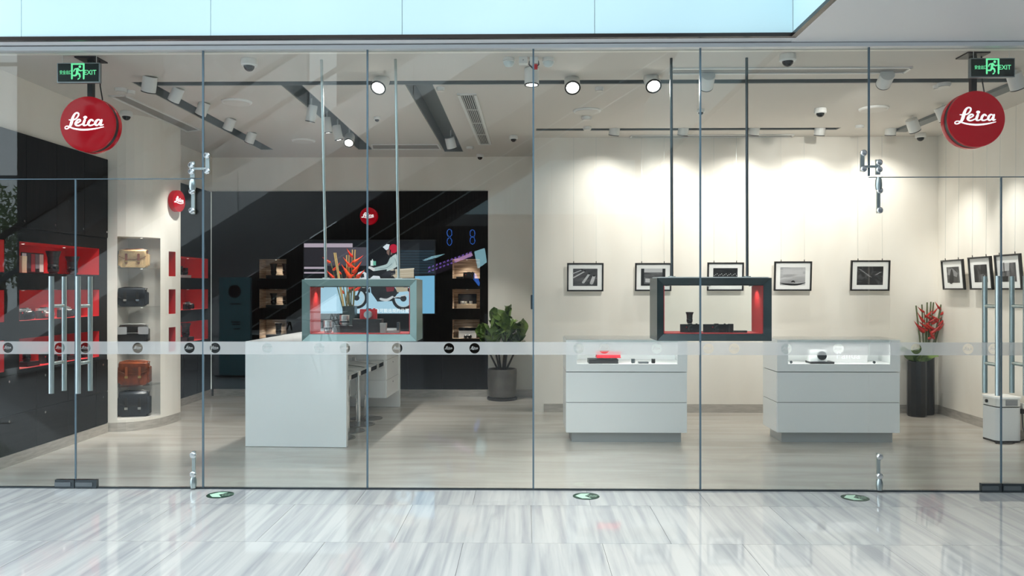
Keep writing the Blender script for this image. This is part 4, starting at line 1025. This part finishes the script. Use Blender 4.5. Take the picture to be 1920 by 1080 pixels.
# ------------------------------------------------------------------ bags in the column niche
def bag(label, loc, rz, W, H, D, mat, flapm, strapm, style):
    e = E('shoulder_bag', label, 'bag', loc, rz, group='shoulder bags on the column shelves')
    pr = rrect(-D / 2, D / 2, 0, H * .96, min(.03, D * .25), 4)
    MB().rbox(-W / 2, W / 2, -D / 2, D / 2, 0, H * .95, .028, 'y').build('body', mat, e, True)
    for s in (-1, 1): MB().rbox(s * W / 2 - .018 + (.004 * s), s * W / 2 + .018 + (.004 * s), -D * .38, D * .38, .02, H * .8, .014, 'y').build('side_gusset', mat, e, True)
    fh = {0: .52, 1: .62, 2: .42, 3: .5, 4: .55}[style]
    f = MB(); n_ = 10; xs = [-W / 2 - .006 + (W + .012) * i / n_ for i in range(n_ + 1)]
    lowz = lambda x: H * (1 - fh) + (.03 * abs(2 * x / W) ** 3 if style != 2 else .0)
    vs = []
    for x in xs: vs += [(x, D / 2 * .8, H * .985), (x, -D / 2 * .6, H * 1.0), (x, -D / 2 - .008, H * .93), (x, -D / 2 - .012, lowz(x))]
    f.add(vs, [(4 * i + k, 4 * i + 4 + k, 4 * i + 5 + k, 4 * i + 1 + k) for i in range(n_) for k in range(3)])
    fo = f.build('flap', flapm, e, True); mo = fo.modifiers.new('thickness', 'SOLIDIFY'); mo.thickness = .006; mo.offset = -1
    MB().tube([(x, -D / 2 - .015, lowz(x)) for x in xs], .004, 6).build('flap_piping', strapm, e, True)
    if style in (0, 1, 3, 4):
        for s in (-1, 1):
            x = s * W * .24
            sp = MB().rbox(x - .013, x + .013, -D / 2 - .022, -D / 2 - .0165, H * .22, H * .80, .008, 'y').build('strap', strapm, e)
            MB().rbox(x - .017, x + .017, -D / 2 - .026, -D / 2 - .0222, H * .30, H * .40, .004, 'y').build('buckle', M('brass', S(190, 160, 100), .3, .9) if style in (0, 3) else chrome, sp)
    else:
        for s in (-.5, .5): MB().rbox(s * W * .85 - .055, s * W * .85 + .055, -D / 2 - .02, -D / 2 - .013, H * .5, H * .92, .012, 'y').build('mesh_pocket', M('grey_mesh', S(150, 152, 154), .6), e)
    MB().rbox(-W * .38, W * .38, -D / 2 - .006, -D / 2 - .0005, H * .06, H * .52, .015, 'y').build('front_pocket', mat, e, True)
    MB().tube([(-W / 2, 0, H * .8), (-W / 2 - .012, 0, H * 1.0), (-W * .3, .0, H * 1.06), (0, .0, H * 1.045), (W * .3, 0, H * 1.06), (W / 2 + .012, 0, H * 1.0), (W / 2, 0, H * .8)], .007, 6).build('carry_strap', strapm, e, True)
canvas = MN('tan_canvas', S(206, 172, 122), S(222, 190, 142), (1, 1, 1), 90, .8, coord='obj'); tanl = M('tan_leather', S(128, 66, 34), .45)
navy = MN('navy_canvas', S(22, 26, 32), S(34, 40, 48), (1, 1, 1), 80, .7, coord='obj'); brown = MN('brown_leather', S(86, 38, 18), S(122, 58, 28), (1, 1, 1), 14, .38, coord='obj'); dkl = M('dark_leather', S(26, 22, 20), .4)
bagx = P(250, 540, 2.66).x
bz = [SH[0] + .0005, SH[1] + .0005, SH[2] + .0005, SH[3] + .0005, ZN0 + .001]
bag('tan canvas shoulder bag with brown leather straps on the top column shelf', (bagx, 2.68, bz[0]), .22, .265, .195, .12, canvas, canvas, tanl, 0)
bag('black canvas shoulder bag on the second column shelf below the tan one', (bagx - .012, 2.68, bz[1]), .22, .265, .2, .12, navy, navy, dkl, 1)
bag('dark bag with grey mesh pockets on the middle column shelf', (bagx, 2.68, bz[2]), .22, .265, .2, .12, dkl, dkl, M('grey_web', S(150, 152, 152), .6), 2)
bag('glossy brown leather satchel on the fourth column shelf', (bagx + .008, 2.68, bz[3]), .22, .285, .25, .13, brown, brown, tanl, 3)
bag('large navy satchel standing on the column niche floor', (bagx + .006, 2.68, bz[4]), .22, .285, .27, .13, navy, navy, dkl, 4)

# ------------------------------------------------------------------ hanging display boxes
framem = MN('box_lacquer', S(38, 52, 55), S(46, 60, 63), (1, 1, 1), 3, .2, 0); framel = M('box_lacquer_pale', S(120, 142, 140), .2, .3)
def hang_box(px0, px1, py0, py1, Y, depth, rods, label, fmat):
    a, b = P(px0, py0, Y), P(px1, py1, Y); W, H = b.x - a.x, a.z - b.z
    e = E('display_box', label, 'display box', (a.x, Y, b.z)); f_ = .058
    # mitred front frame
    ch = .03
    out_ = [(0, 0), (W, 0), (W, H), (0, H)]; inn = [(f_, f_ * .95), (W - f_, f_ * .95), (W - f_, H - f_ * .95), (f_, H - f_ * .95)]
    for i, nm in enumerate(('bottom_rail', 'side_rail', 'top_rail', 'side_rail')):
        j = (i + 1) % 4; m = MB(); o1, o2, i1, i2 = out_[i], out_[j], inn[i], inn[j]
        d_ = depth
        m.hexa([(o1[0], 0, o1[1]), (o2[0], 0, o2[1]), (i2[0], ch, i2[1]), (i1[0], ch, i1[1]), (o1[0], d_, o1[1]), (o2[0], d_, o2[1]), (i2[0], d_ - ch, i2[1]), (i1[0], d_ - ch, i1[1])])
        m.build(nm, fmat, e)
    t = .006; I = (f_, W - f_, f_ * .95, H - f_ * .95)
    MB().box(I[0] + t, I[1] - t, ch, depth - ch, I[2] + .0005, I[2] + t).build('lining_floor', redl, e)
    MB().box(I[0] + .0005, I[0] + t, ch, depth - ch, I[2] + t, I[3] - t).build('lining_side', redl, e); MB().box(I[1] - t, I[1] - .0005, ch, depth - ch, I[2] + t, I[3] - t).build('lining_side', redl, e)
    MB().box(I[0] + t, I[1] - t, ch, depth - ch, I[3] - t, I[3] - .0005).build('lining_top', blk, e)
    for k_ in (.07, .5, .93): puck(e, (I[0] + (I[1] - I[0]) * k_, depth * .5, I[3] - t - .0005), 2.5, 130)
    MB().box(I[0] + .003, I[1] - .003, ch - .008, ch - .004, I[2] + .003, I[3] - .003).build('front_glass', clear, e)
    MB().box(.02, W - .02, .01, depth - .01, H + .0005, H + .008).build('top_sheet', offw, e)
    for tx, ty, bxp in rods:
        tp = CE(tx, ty); bp = P(bxp, py0, Y + depth / 2); o_ = Vector((a.x, Y, b.z))
        MB().tube([Vector((bp.x, Y + depth / 2, a.z + .008)) - o_, Vector((tp.x, Y + depth / 2, ZC - .002)) - o_], .0115, 10).build('hanging_rod', steel if fmat is framel else dsteel, e, True)
        MB().cyl(.03, 0, .008, Vector((bp.x, Y + depth / 2, a.z + .0085)) - o_, n=16).build('rod_collar', steel, e, True)
    return e, W, H, I
YBX = .23
hbA, wA, hA, IA = hang_box(566, 781, 524, 640, YBX, .37, ((603, 112, 611), (742, 112, 747.5)), 'pale grey framed hanging box with camera gear above the white desk', framel)
hbB, wB, hB, IB = hang_box(1232, 1447, 521, 639.5, YBX, .37, ((1259, 108, 1260), (1400, 108, 1401)), 'dark grey framed hanging box with two black cameras, right of centre', framem)
zA = hbA.location.z + IA[2] + .0065; zB = hbB.location.z + IB[2] + .0065
def ipos(px, z, dy=.12): q = P(px, 600, YBX + dy); return (q.x, YBX + dy, z)
lens('silver lens with black rim at the left of the pale hanging box', ipos(615, zA, .1), .035, .10, silver)
case_box('camera_case', 'flat black camera body under the silver lens in the pale hanging box', 'camera', ipos(645, zA, .2), .16, .08, .055, leath)
lens('silver lens standing on the flat black camera body', ipos(646, zA + .0555, .2), .04, .085, silver)
case_box('lens_case', 'black leather case under the red camera in the pale hanging box', 'case', ipos(690, zA, .2), .24, .1, .11, leath)
camera('red camera with silver lens on top of the black leather case', (ipos(691, 0, .2)[0], YBX + .2, zA + .1105), 0, 1.05, body=redm, top=redm, lens=silver)
case_box('grey_block', 'small grey block at the right inside the pale hanging box', 'block', ipos(719, zA, .12), .05, .05, .08, M('block_grey', S(150, 148, 144), .5))
e = E('lens_bracket', 'pale L-shaped bracket at the right inside the pale hanging box', 'bracket', ipos(738, zA, .14)); MB().box(-.05, .05, -.03, .03, 0, .02).build('foot', M('block_grey', S(150, 148, 144), .5), e); MB().box(.03, .05, -.03, .03, .0205, .085).build('upright', dsteel, e)
camera('black camera lying with a lens stood on it, left in the dark hanging box', ipos(1294, zB, .14), 0, .86, lens=None, w_=.19)
lens('flared black lens standing on the left camera in the dark hanging box', (ipos(1293, 0, .14)[0], YBX + .14, zB + .0735), .024, .068, blk, True)
camera('long black camera body, right in the dark hanging box', ipos(1343, zB, .14), 0, .86, lens=None, w_=.25)
e = E('camera_grip', 'black handgrip lying right of the long camera body in the dark box', 'camera grip', ipos(1370, zB, .12)); MB().rbox(-.02, .02, -.02, .02, 0, .07, .008).build('grip', blk, e); MB().rbox(.021, .13, -.02, .02, 0, .016, .006).build('base_plate', blk, e)
# showcase contents
def insc(sc_, fl, px, dy): q = P(px, 670, sc_.location.y + dy); return (q.x, sc_.location.y + dy, fl - .005)
case_box('black_case', 'flat black case under the red book in the left showcase', 'case', insc(scA, flA, 1130, .2), .30, .2, .042, blk)
e = case_box('book_stand', 'pale stand between the red book and the black case', 'stand', tuple(Vector(insc(scA, flA, 1138, .2)) + Vector((0, 0, .0425))), .06, .06, .012, offw)
e = E('red_book', 'thick red book lying in the left showcase', 'book', tuple(Vector(insc(scA, flA, 1140, .2)) + Vector((0, 0, .055))))
MB().rbox(-.125, .125, -.08, .08, 0, .006, .004).build('cover', redm, e); MB().box(-.12, .12, -.075, .076, .0065, .055).build('pages', M('pink_pages', S(200, 40, 56), .6), e); MB().rbox(-.125, .125, -.08, .08, .0555, .062, .004).build('cover', redm, e)
lens('small grey lens in the middle of the left showcase', insc(scA, flA, 1187, .15), .02, .045, dsteel); lens('small black lens at the right of the left showcase', insc(scA, flA, 1225, .15), .02, .045, blk)
case_box('display_tray', 'flat grey tray between the two small lenses in the left showcase', 'tray', insc(scA, flA, 1206, .16), .1, .08, .015, dsteel)
p = insc(scB, flB, 1537, .16); case_box('display_stand', 'flat black stand in the right showcase', 'stand', p, .24, .16, .02, blk)
e = E('white_speaker', 'white box with a black round lens on the black stand in the right showcase', 'camera', (p[0] - .03, p[1], p[2] + .0205)); MB().rbox(-.09, .09, -.05, .05, 0, .12, .01).build('body', white, e, True); MB().lathe([(.045, -.05), (.045, -.075), (.03, -.08), (.002, -.078)], (.03, 0, .06), 'y', 24).build('lens', blkg, e, True)
for px, l in ((1484, 'left'), (1640, 'right')):
    e = E('screw_cap', 'small round grey cap at the %s end of the right showcase window' % l, 'cap', tuple(Vector(insc(scB, flB, px, .03)) + Vector((0, .015, .02)))); MB().lathe([(.014, 0), (.014, -.008), (.009, -.012)], axis='y', n=16).build('cap', dsteel, e, True); MB().cyl(.004, .001, .012, axis='y', n=8).build('stem', steel, e)
e = E('lettered_panel', 'white lit panel with pale lettering in the right showcase', 'panel', tuple(Vector(insc(scB, flB, 1590, .22))))
MB().box(-.22, .2, .0, .012, 0, .17).build('panel', M('panel_grey', S(206, 206, 206), .5), e); text_obj('lettering', 'Panda', .105, emis('panda_white', (1, 1, 1, 1), 1.1), e, (.0, -.003, .072), bold=.001)

# ------------------------------------------------------------------ framed photographs
frm = M('frame_black', S(14, 13, 13), .35); matb = M('mat_board', S(246, 246, 244), .6)
def photo_mat(i, c1, c2, scale, lo, hi, noise=6, dist=1.0):
    return MN('photo_print_%d' % i, c1, c2, scale, noise, .3, 0, 6, lo, hi, 'obj', dist=dist)
G = lambda v: S(v, v, v + 2)
pm = [photo_mat(0, G(48), G(96), (1, 1, 3), .35, .7), photo_mat(1, G(60), G(110), (1, 1, 4), .3, .7), photo_mat(2, G(14), G(60), (1, 1, 14), .45, .75, 9), photo_mat(3, G(120), G(200), (1, 1, 3), .3, .6, 3), photo_mat(4, G(34), G(92), (2, 2, 3), .45, .8, 5), photo_mat(5, G(44), G(140), (1, 1, 1), .45, .8, 9), photo_mat(6, G(30), G(120), (2, 1, 1), .45, .8, 9), photo_mat(7, G(60), G(130), (3, 1, .6), .4, .7, 5)]
def framed(i, loc, rz, W, H, label, ztop, portrait=False):
    D = .028; e = E('framed_photograph', label, 'picture', loc, rz, group='framed black and white photographs', rx=math.radians(4.5)); b_ = .018
    # local: x right, z up from bottom edge, -y towards viewer
    MB().box(0, W, -D, 0, 0, b_).box(0, W, -D, 0, H - b_, H).box(0, b_, -D, 0, b_, H - b_).box(W - b_, W, -D, 0, b_, H - b_).build('frame', frm, e)
    MB().box(b_, W - b_, -.012, -.004, b_, H - b_).build('mat_board', matb, e)
    if portrait: px0, px1, pz0, pz1 = W * .21, W * .79, H * .23, H * .76
    else: px0, px1, pz0, pz1 = W * .165, W * .835, H * .19, H * .80
    p = MB().box(px0, px1, -.0135, -.0122, pz0, pz1).build('print', pm[i], e)
    w_, h_ = px1 - px0, pz1 - pz0; fn = lambda x, y: (px0 + x * w_, -.0142, pz0 + y * h_); fn2 = lambda x, y: (px0 + x * w_, -.0148, pz0 + y * h_)
    lt, dk_, md = M('print_light', G(190), .4), M('print_dark', G(16), .4), M('print_mid', G(84), .4)
    m = MB(); m2 = MB()
    if i == 0:
        for x0, y0, x1, y1, wd in ((.0, .72, .36, .92, .05), (.02, .48, .48, .84, .07), (.42, .2, .66, .68, .11), (.76, .16, .86, .56, .15)):
            ribbon(m, [(x0, y0, wd), (x1, y1, wd * .8)], fn, 1); dot(m2, x1, y1 + .03, .05, .05, fn2)
    elif i == 1:
        poly(m2, [(0, 0), (.13, 0), (.13, 1), (0, 1)], fn2); poly(m2, [(.88, 0), (1, 0), (1, 1), (.88, 1)], fn2); poly(m2, [(0, 0), (1, 0), (1, .1), (0, .1)], fn2)
        poly(m, [(.13, .78), (.88, .78), (.88, 1), (.13, 1)], fn); poly(m, [(.18, .2), (.85, .15), (.85, .4), (.18, .42)], fn)
    elif i == 2:
        for k in range(16): dot(m, .04 + .061 * k, .62 + .05 * ((k * 7) % 3 - 1), .016, .03, fn2, 8)
        for k in range(14): dot(m, .05 + .068 * k, .30 + .04 * ((k * 5) % 3 - 1), .014, .025, fn2, 8)
        ribbon(m2, [(.7, .05, .04), (.78, .6, .03), (.74, .85, .02)], fn2, 3)
    elif i == 3:
        ribbon(m2, [(.46, .18, .05), (.52, .22, .09), (.58, .17, .05)], fn2, 3); ribbon(m2, [(.0, .12, .02), (.3, .05, .10), (.7, .04, .10), (1, .14, .03)], fn2, 3); poly(m, [(.1, .6), (.9, .62), (.9, .95), (.1, .96)], fn)
    elif i == 4:
        for k in range(9): ribbon(m, [(.06 + .05 * k, .86 - .05 * k, .012), (.16 + .05 * k, .83 - .05 * k, .012)], fn2, 1)
        for k in range(4): ribbon(m, [(.7 + .05 * k, .55 + .04 * k, .014), (.78 + .05 * k, .58 + .04 * k, .014)], fn2, 1)
        poly(m2, [(.62, .75), (1, .7), (1, 1), (.6, 1)], fn)
    elif i == 5:
        poly(m, [(.08, .5), (.5, .45), (.8, .35), (.88, .6), (.5, .9), (.12, .85)], fn); ribbon(m2, [(.3, .1, .35), (.4, .5, .3), (.42, .8, .14)], fn2, 3)
    elif i == 6: poly(m2, [(.5, .45), (.95, .5), (.95, .95), (.55, .98)], fn2); poly(m2, [(0, 0), (.2, 0), (.15, .8), (0, .9)], fn2); ribbon(m, [(.85, .2, .1), (.8, .38, .05)], fn2, 2)
    else: poly(m, [(.03, .55), (.55, .58), (.6, 1), (.05, 1)], fn); ribbon(m2, [(.2, .5, .06), (.22, 1, .06)], fn2, 1); poly(m2, [(.05, 0), (.4, 0), (.45, .3), (.05, .28)], fn2)
    if m.f: m.build('print_highlights', lt if i not in (5,) else M('print_grey', G(140), .4), p)
    if m2.f: m2.build('print_shadows', dk_, p)
    R3 = Matrix.Rotation(-math.radians(4.5), 4, 'X')
    for s in (.18, .80):
        MB().tube([(W * s, -.012, H), (W * s, -.012, H + .022)], .005, 6).build('hook', blk, e)
        zz_ = (ztop - loc[2]) * 1.003
        MB().tube([(W * s, -.012, H + .022), R3 @ Vector((W * s, -.03, zz_))], .0011, 5).build('wire', steel, e)
fl_ = ['of grey bottles, leftmost on the cream back wall', 'of a window view, second on the back wall, behind the dark box', 'of night lights, third on the back wall, behind the dark box', 'of a pale misty lake, right of the dark hanging box', 'of dark rippled water, rightmost on the back wall']
for i, (x0, x1, y0, y1) in enumerate(((1063, 1131, 493, 546), (1190, 1258, 493, 545.5), (1325, 1393, 492, 545), (1450, 1520, 490, 545), (1593, 1666, 488, 545))):
    Y = YB2 - .06; a, b = P(x0, y0, Y), P(x1, y1, Y)
    framed(i, (a.x, Y, b.z), 0, b.x - a.x, a.z - b.z, 'black framed photograph ' + fl_[i], ZC)
ang = math.atan2(dirv.y, dirv.x)
fr_ = ['of a dim window figure, farthest on the right wall', 'of a dark alley, middle one on the right wall', 'of a curtained room, nearest on the right wall']
for i, (x0, x1, y0, y1) in enumerate(((1769, 1812, 486, 543), (1820, 1865, 480.5, 543), (1870, 1921, 476, 543))):
    # intersect pixel columns with the plane 5 cm in front of the right wall
    def hit(px, py):
        d = ray(px, py); o0 = rwall(0, 0, .055); t = (o0 - CAM).dot(nrm) / d.dot(nrm); return CAM + d * t
    a, b = hit(x0 + 3, y1), hit(x1, y1); z = a.z; W = (Vector((b.x, b.y, 0)) - Vector((a.x, a.y, 0))).length
    H = hit(x0 + 3, y0 + 2).z - z
    framed(5 + i, (a.x, a.y, z), ang, W, H, 'black framed portrait-format photograph ' + fr_[i], ZC, True)

# ------------------------------------------------------------------ plants and flowers
leafm = MN('fig_leaf', S(52, 84, 38), S(128, 152, 82), (1, 1, 1), 7, .28, coord='obj', rnd=3); stemm = MN('fig_stem', S(58, 46, 36), S(40, 32, 26), (1, 1, .3), 20, .8)
def leaf_mesh(L, Wd, curl, name='leaf', fiddle=True, mat=None):
    m = MB(); n_ = 8; vs = []
    for i in range(n_ + 1):
        t = i / n_; wv = Wd * (math.sin(PI * min(1, t ** .8)) ** .7) * (.72 + .5 * t if fiddle else 1.0) * (1 if t < 1 else 0)
        if i in (0, n_): wv = .004
        z = curl * math.sin(PI * .55 * t) * L - .25 * curl * t * t * L
        for s in (-1, -.5, 0, .5, 1): vs.append((s * wv, L * t * (1 - .25 * curl * t), z + .22 * abs(s) ** 1.5 * wv + .012 * math.sin(9 * t + 2 * s) * abs(s)))
    m.add(vs, [(5 * i + k, 5 * i + k + 1, 5 * i + 6 + k, 5 * i + 5 + k) for i in range(n_) for k in range(4)])
    o = m.build(name, mat or leafm, None, True); me = o.data; bpy.data.objects.remove(o); return me
LM = [leaf_mesh(.27, .085, .3), leaf_mesh(.23, .08, .55), leaf_mesh(.30, .09, .12)]
c = FL(941.5, 750); c.y = 5.0; c.x = P(941.5, 747, 5.0).x; pt = E('fig_plant', 'bushy fiddle-leaf fig in a grey round pot beside the black back wall', 'potted plant', (c.x, c.y - .0, 0))
MB().lathe([(.205, 0), (.212, .012), (.212, .032), (.195, .034)], n=36).build('saucer', M('saucer_dark', S(40, 36, 34), .5), pt, True)
MB().lathe([(.165, .035), (.188, .05), (.203, .2), (.207, .40), (.203, .43), (.190, .43), (.186, .36)], n=40, cap=False).build('pot', MN('pot_grey', S(96, 92, 88), S(116, 112, 106), (1, 1, 1), 5, .45), pt, True)
MB().lathe([(.187, .33), (.187, .37)], n=30).build('soil', M('soil', S(40, 30, 24), .9), pt)
rr = random.Random(11)
tops = []
for a, tl, h in ((.3, .1, 1.12), (2.1, .17, 1.05), (3.6, .14, .98), (5.0, .19, 1.0), (1.2, .25, .90), (4.2, .27, .84), (2.9, .30, .86), (0.0, .28, .88)):
    p0 = Vector((math.cos(a) * .03, math.sin(a) * .03, .36)); p2 = Vector((math.cos(a) * tl, math.sin(a) * tl * .8, h)); p1 = p0.lerp(p2, .5) + Vector((math.cos(a) * .02, 0, .04))
    MB().tube([p0, p1, p2], [.016, .012, .006], 7).build('stem', stemm, pt, True); tops.append((p1, p2, a))
for (p1, p2, a) in tops:
    for k in range(13):
        t = .2 + .8 * k / 12; q = p1.lerp(p2, t); ph = a + k * 2.4 + rr.uniform(-.4, .4); pit = rr.uniform(.1, .9) + .6 * (t > .8)
        s = rr.uniform(.72, 1.05)
        if q.y + pt.location.y + .3 * s * math.cos(ph) * math.cos(min(pit, 1.2)) > 5.2: ph = PI - ph
        if q.x + pt.location.x - .3 * s * math.sin(ph) * math.cos(min(pit, 1.2)) > XS - .04: ph = -ph
        if q.y + pt.location.y > 5.16: q.y = 5.16 - pt.location.y
        o = mobj('leaf', LM[rr.randrange(3)], pt, q); o.rotation_euler = (min(pit, 1.35), rr.uniform(-.4, .4), ph); o.scale = (s, s, s)
bractm = MN('heliconia_red', S(196, 34, 22), S(226, 84, 30), (1, 1, 1), 9, .4, coord='obj', rnd=2); caneg = M('cane_green', S(92, 100, 66), .5); canet = M('cane_tan', S(186, 160, 108), .6)
dred = MN('heliconia_dark', S(150, 20, 22), S(190, 44, 26), (1, 1, 1), 9, .4, coord='obj', rnd=2)
def bract_mesh(L, r):
    m = MB(); pts = [(0, 0, 0), (0, L * .25, L * .12), (0, L * .6, L * .42), (0, L, L * .85)]; m.tube(cat(pts, 3), [r * .5, r * .8, r, r * 1.05, r * .95, r * .8, r * .6, r * .4, r * .22, .001], 8)
    o = m.build('bract', bractm, None, True); me = o.data; bpy.data.objects.remove(o); return me
BM = bract_mesh(.13, .02)
def heliconia(parent, base, tip, n_, rz, s=1.0, mat=None):
    b, t = Vector(base), Vector(tip); MB().tube([b, b.lerp(t, .5) + Vector((.004, 0, 0)), t], [.008, .007, .005], 6).build('flower_stem', caneg, parent)
    for k in range(n_):
        q = b.lerp(t, 1 - .36 * k / max(1, n_ - 1)); o = mobj('bract', BM, parent, q); o.rotation_euler = (rr.uniform(-.25, .25), 0, rz + (k % 2) * PI + rr.uniform(-.35, .35)); s2 = s * (.75 + .1 * k); o.scale = (s2, s2, s2)
        if mat: o.material_slots[0].link = 'OBJECT'; o.material_slots[0].material = mat
# vase on the desk
Yv = 3.3; q = P(656, 610, Yv); vz = E('flower_vase', 'square dark vase of red heliconias and canes standing on the white desk', 'vase', (q.x, Yv, DH))
MB().box(-.072, .072, -.072, .072, 0, .012).box(-.072, -.062, -.072, .072, .012, .31).box(.062, .072, -.072, .072, .012, .31).box(-.062, .062, -.072, -.062, .012, .31).box(-.062, .062, .062, .072, .012, .31).build('vase_body', M('smoked_vase', S(38, 46, 46), .15), vz)
def vp(px, py): g = P(px, py, Yv); return (g.x - q.x, 0, g.z - DH)
for x0, x1, y1 in ((651, 649, 478), (654, 653.5, 478), (656, 660, 468), (660, 665, 468)): MB().tube([(vp(x0, 600)[0], .02, .02), (vp(x1, y1)[0], .03, vp(x1, y1)[2])], .008, 7).build('cane', canet, vz)
for x0, x1, y1 in ((652, 627, 474), (653, 630, 474)): MB().tube([(vp(x0, 600)[0], -.02, .02), (vp(x1, y1)[0], -.02, vp(x1, y1)[2])], .008, 7).build('cane', canet, vz)
for bx_, px, py, n_, az, s in ((655, 662, 482, 6, PI / 2, 1.0), (657, 652, 500, 5, -PI / 2, .9), (652, 620, 492, 4, PI / 2, .9), (655, 640, 514, 3, PI / 2, .8), (658, 669, 505, 4, PI / 2, .85)):
    g = vp(px, py); heliconia(vz, (vp(bx_, 600)[0], 0, .05), g, n_, az, s)
# floor vases by the right wall
for i, (px, py, r, l) in enumerate(((1716, 779, .135, 'left'), (1740, 778, .115, 'right'))):
    c = FL(px, py); c.y -= 0
    e = E('floor_vase', ['tall black cylindrical floor vase with broad green leaves, beside the right showcase', 'tall black cylindrical floor vase holding red heliconias, by the right wall'][i], 'vase', (c.x, c.y + (.05 if i else -.04), 0)); r = r * .82
    Ht = P(1716, 676 if i == 0 else 668, c.y).z
    MB().lathe([(r * .93, 0), (r, .02), (r, Ht - .01), (r * .97, Ht), (r * .88, Ht), (r * .86, Ht - .15)], n=12, cap=False).build('vase_body', blkg if False else M('vase_black', S(18, 18, 19), .3), e, False)
    MB().lathe([(r * .86, Ht - .2), (r * .86, Ht - .16)], n=12).build('filling', M('soil', S(40, 30, 24), .9), e)
    if i == 0:
        for k in range(13):
            ph = k * 2.4; o = mobj('leaf', LM[k % 3], e, (math.cos(ph) * .04, math.sin(ph) * .04, Ht - .03 + .008 * k)); o.rotation_euler = (.15 + .05 * (k % 4), .3 * math.sin(k), ph); s = .8 + .03 * (k % 5); o.scale = (s, s, s)
    else:
        for px2, py2 in ((1730, 571), (1740, 567), (1747, 566), (1752, 567), (1766, 571), (1772, 573), (1719, 573)):
            g = P(px2, py2, e.location.y); MB().tube([((px2 - 1745) * .0012, 0, Ht - .19), (g.x - e.location.x, .02, g.z)], .009, 7).build('cane', caneg, e)
        for px2, py2, n_, az in ((1731, 585, 5, PI / 2), (1745, 588, 5, -PI / 2), (1762, 580, 5, PI / 2), (1738, 604, 3, -PI / 2), (1757, 604, 3, PI / 2)):
            g = P(px2, py2, e.location.y); heliconia(e, ((px2 - 1745) * .001, -.02, Ht - .15), (g.x - e.location.x, -.03, g.z), n_, az, .95, dred)

# ------------------------------------------------------------------ air purifier
a, b = FL(1836, 823), FL(1903, 828)
pu = E('air_purifier', 'white boxy air purifier with grey vent standing by the right wall', 'air purifier', (4.875, 2.09, 0), .06)
k_ = .132
MB().rbox(-k_, k_, -k_, k_, .0, .018, .05).build('foot', blk, pu)
MB().rbox(-k_, k_, -k_, k_, .0185, .352, .05, n=6).build('filter_body', MN('perforated_white', S(206, 210, 212), S(226, 228, 230), (60, 60, 60), 8, .45, coord='obj'), pu, True)
MB().rbox(-k_ + .006, k_ - .006, -k_ + .006, k_ - .006, .3525, .362, .046, n=6).build('shadow_gap', blk, pu)
MB().rbox(-k_, k_, -k_, k_, .3625, .44, .05, n=6).build('control_body', offw, pu, True); MB().rbox(-k_ - .006, k_ + .006, -k_ - .006, k_ + .006, .4405, .458, .052, n=6).build('lid', white, pu, True)
vg = MB().box(-.045, k_ - .055, -k_ - .004, -k_ - .0005, .372, .432).build('vent', M('vent_grey', S(130, 132, 136), .5), pu)
for i in range(5): MB().box(-.043, k_ - .057, -k_ - .009, -k_ - .0045, .377 + .0115 * i, .382 + .0115 * i).build('slat', M('vent_slat', S(170, 172, 176), .5), vg)
MB().lathe([(.018, -.0005), (.018, -.012), (.012, -.014)], (-k_, .03, .402), 'x', 18).build('control_knob', blk, pu, True)
# cable and plug
wp = hit(1912, 772); so = E('wall_socket', 'white wall socket at the right edge behind the purifier', 'socket', (wp.x + .045, wp.y + .02, wp.z), ang); MB().rbox(-.05, .05, -.03, -.02, -.03, .09, .006, 'y').build('plate', offw, so)
pg = E('power_plug', 'black plug and power cable trailing behind the air purifier', 'cable', (0, 0, 0))
g1 = hit(1913, 771); g2 = FL(1908, 829); g3 = FL(1895, 833); g4 = FL(1866, 831); g5 = FL(1905, 826)
MB().rbox(g1.x - .024, g1.x + .024, g1.y - .05, g1.y - .012, g1.z - .02, g1.z + .028, .006, 'y').build('plug', blk, pg)
pts = cat([(g1.x, g1.y - .03, g1.z - .02), (g1.x - .01, g1.y - .06, g1.z * .5), (g1.x - .02, g1.y - .12, .06), (g2.x, g2.y, .0055), (g3.x, g3.y, .0055), (g4.x, g4.y, .0055), (g5.x, g5.y + .05, .0055), (g2.x + .03, g2.y + .04, .0055)], 6)
MB().tube(pts, .005, 6).build('cable', blk, pg, True)
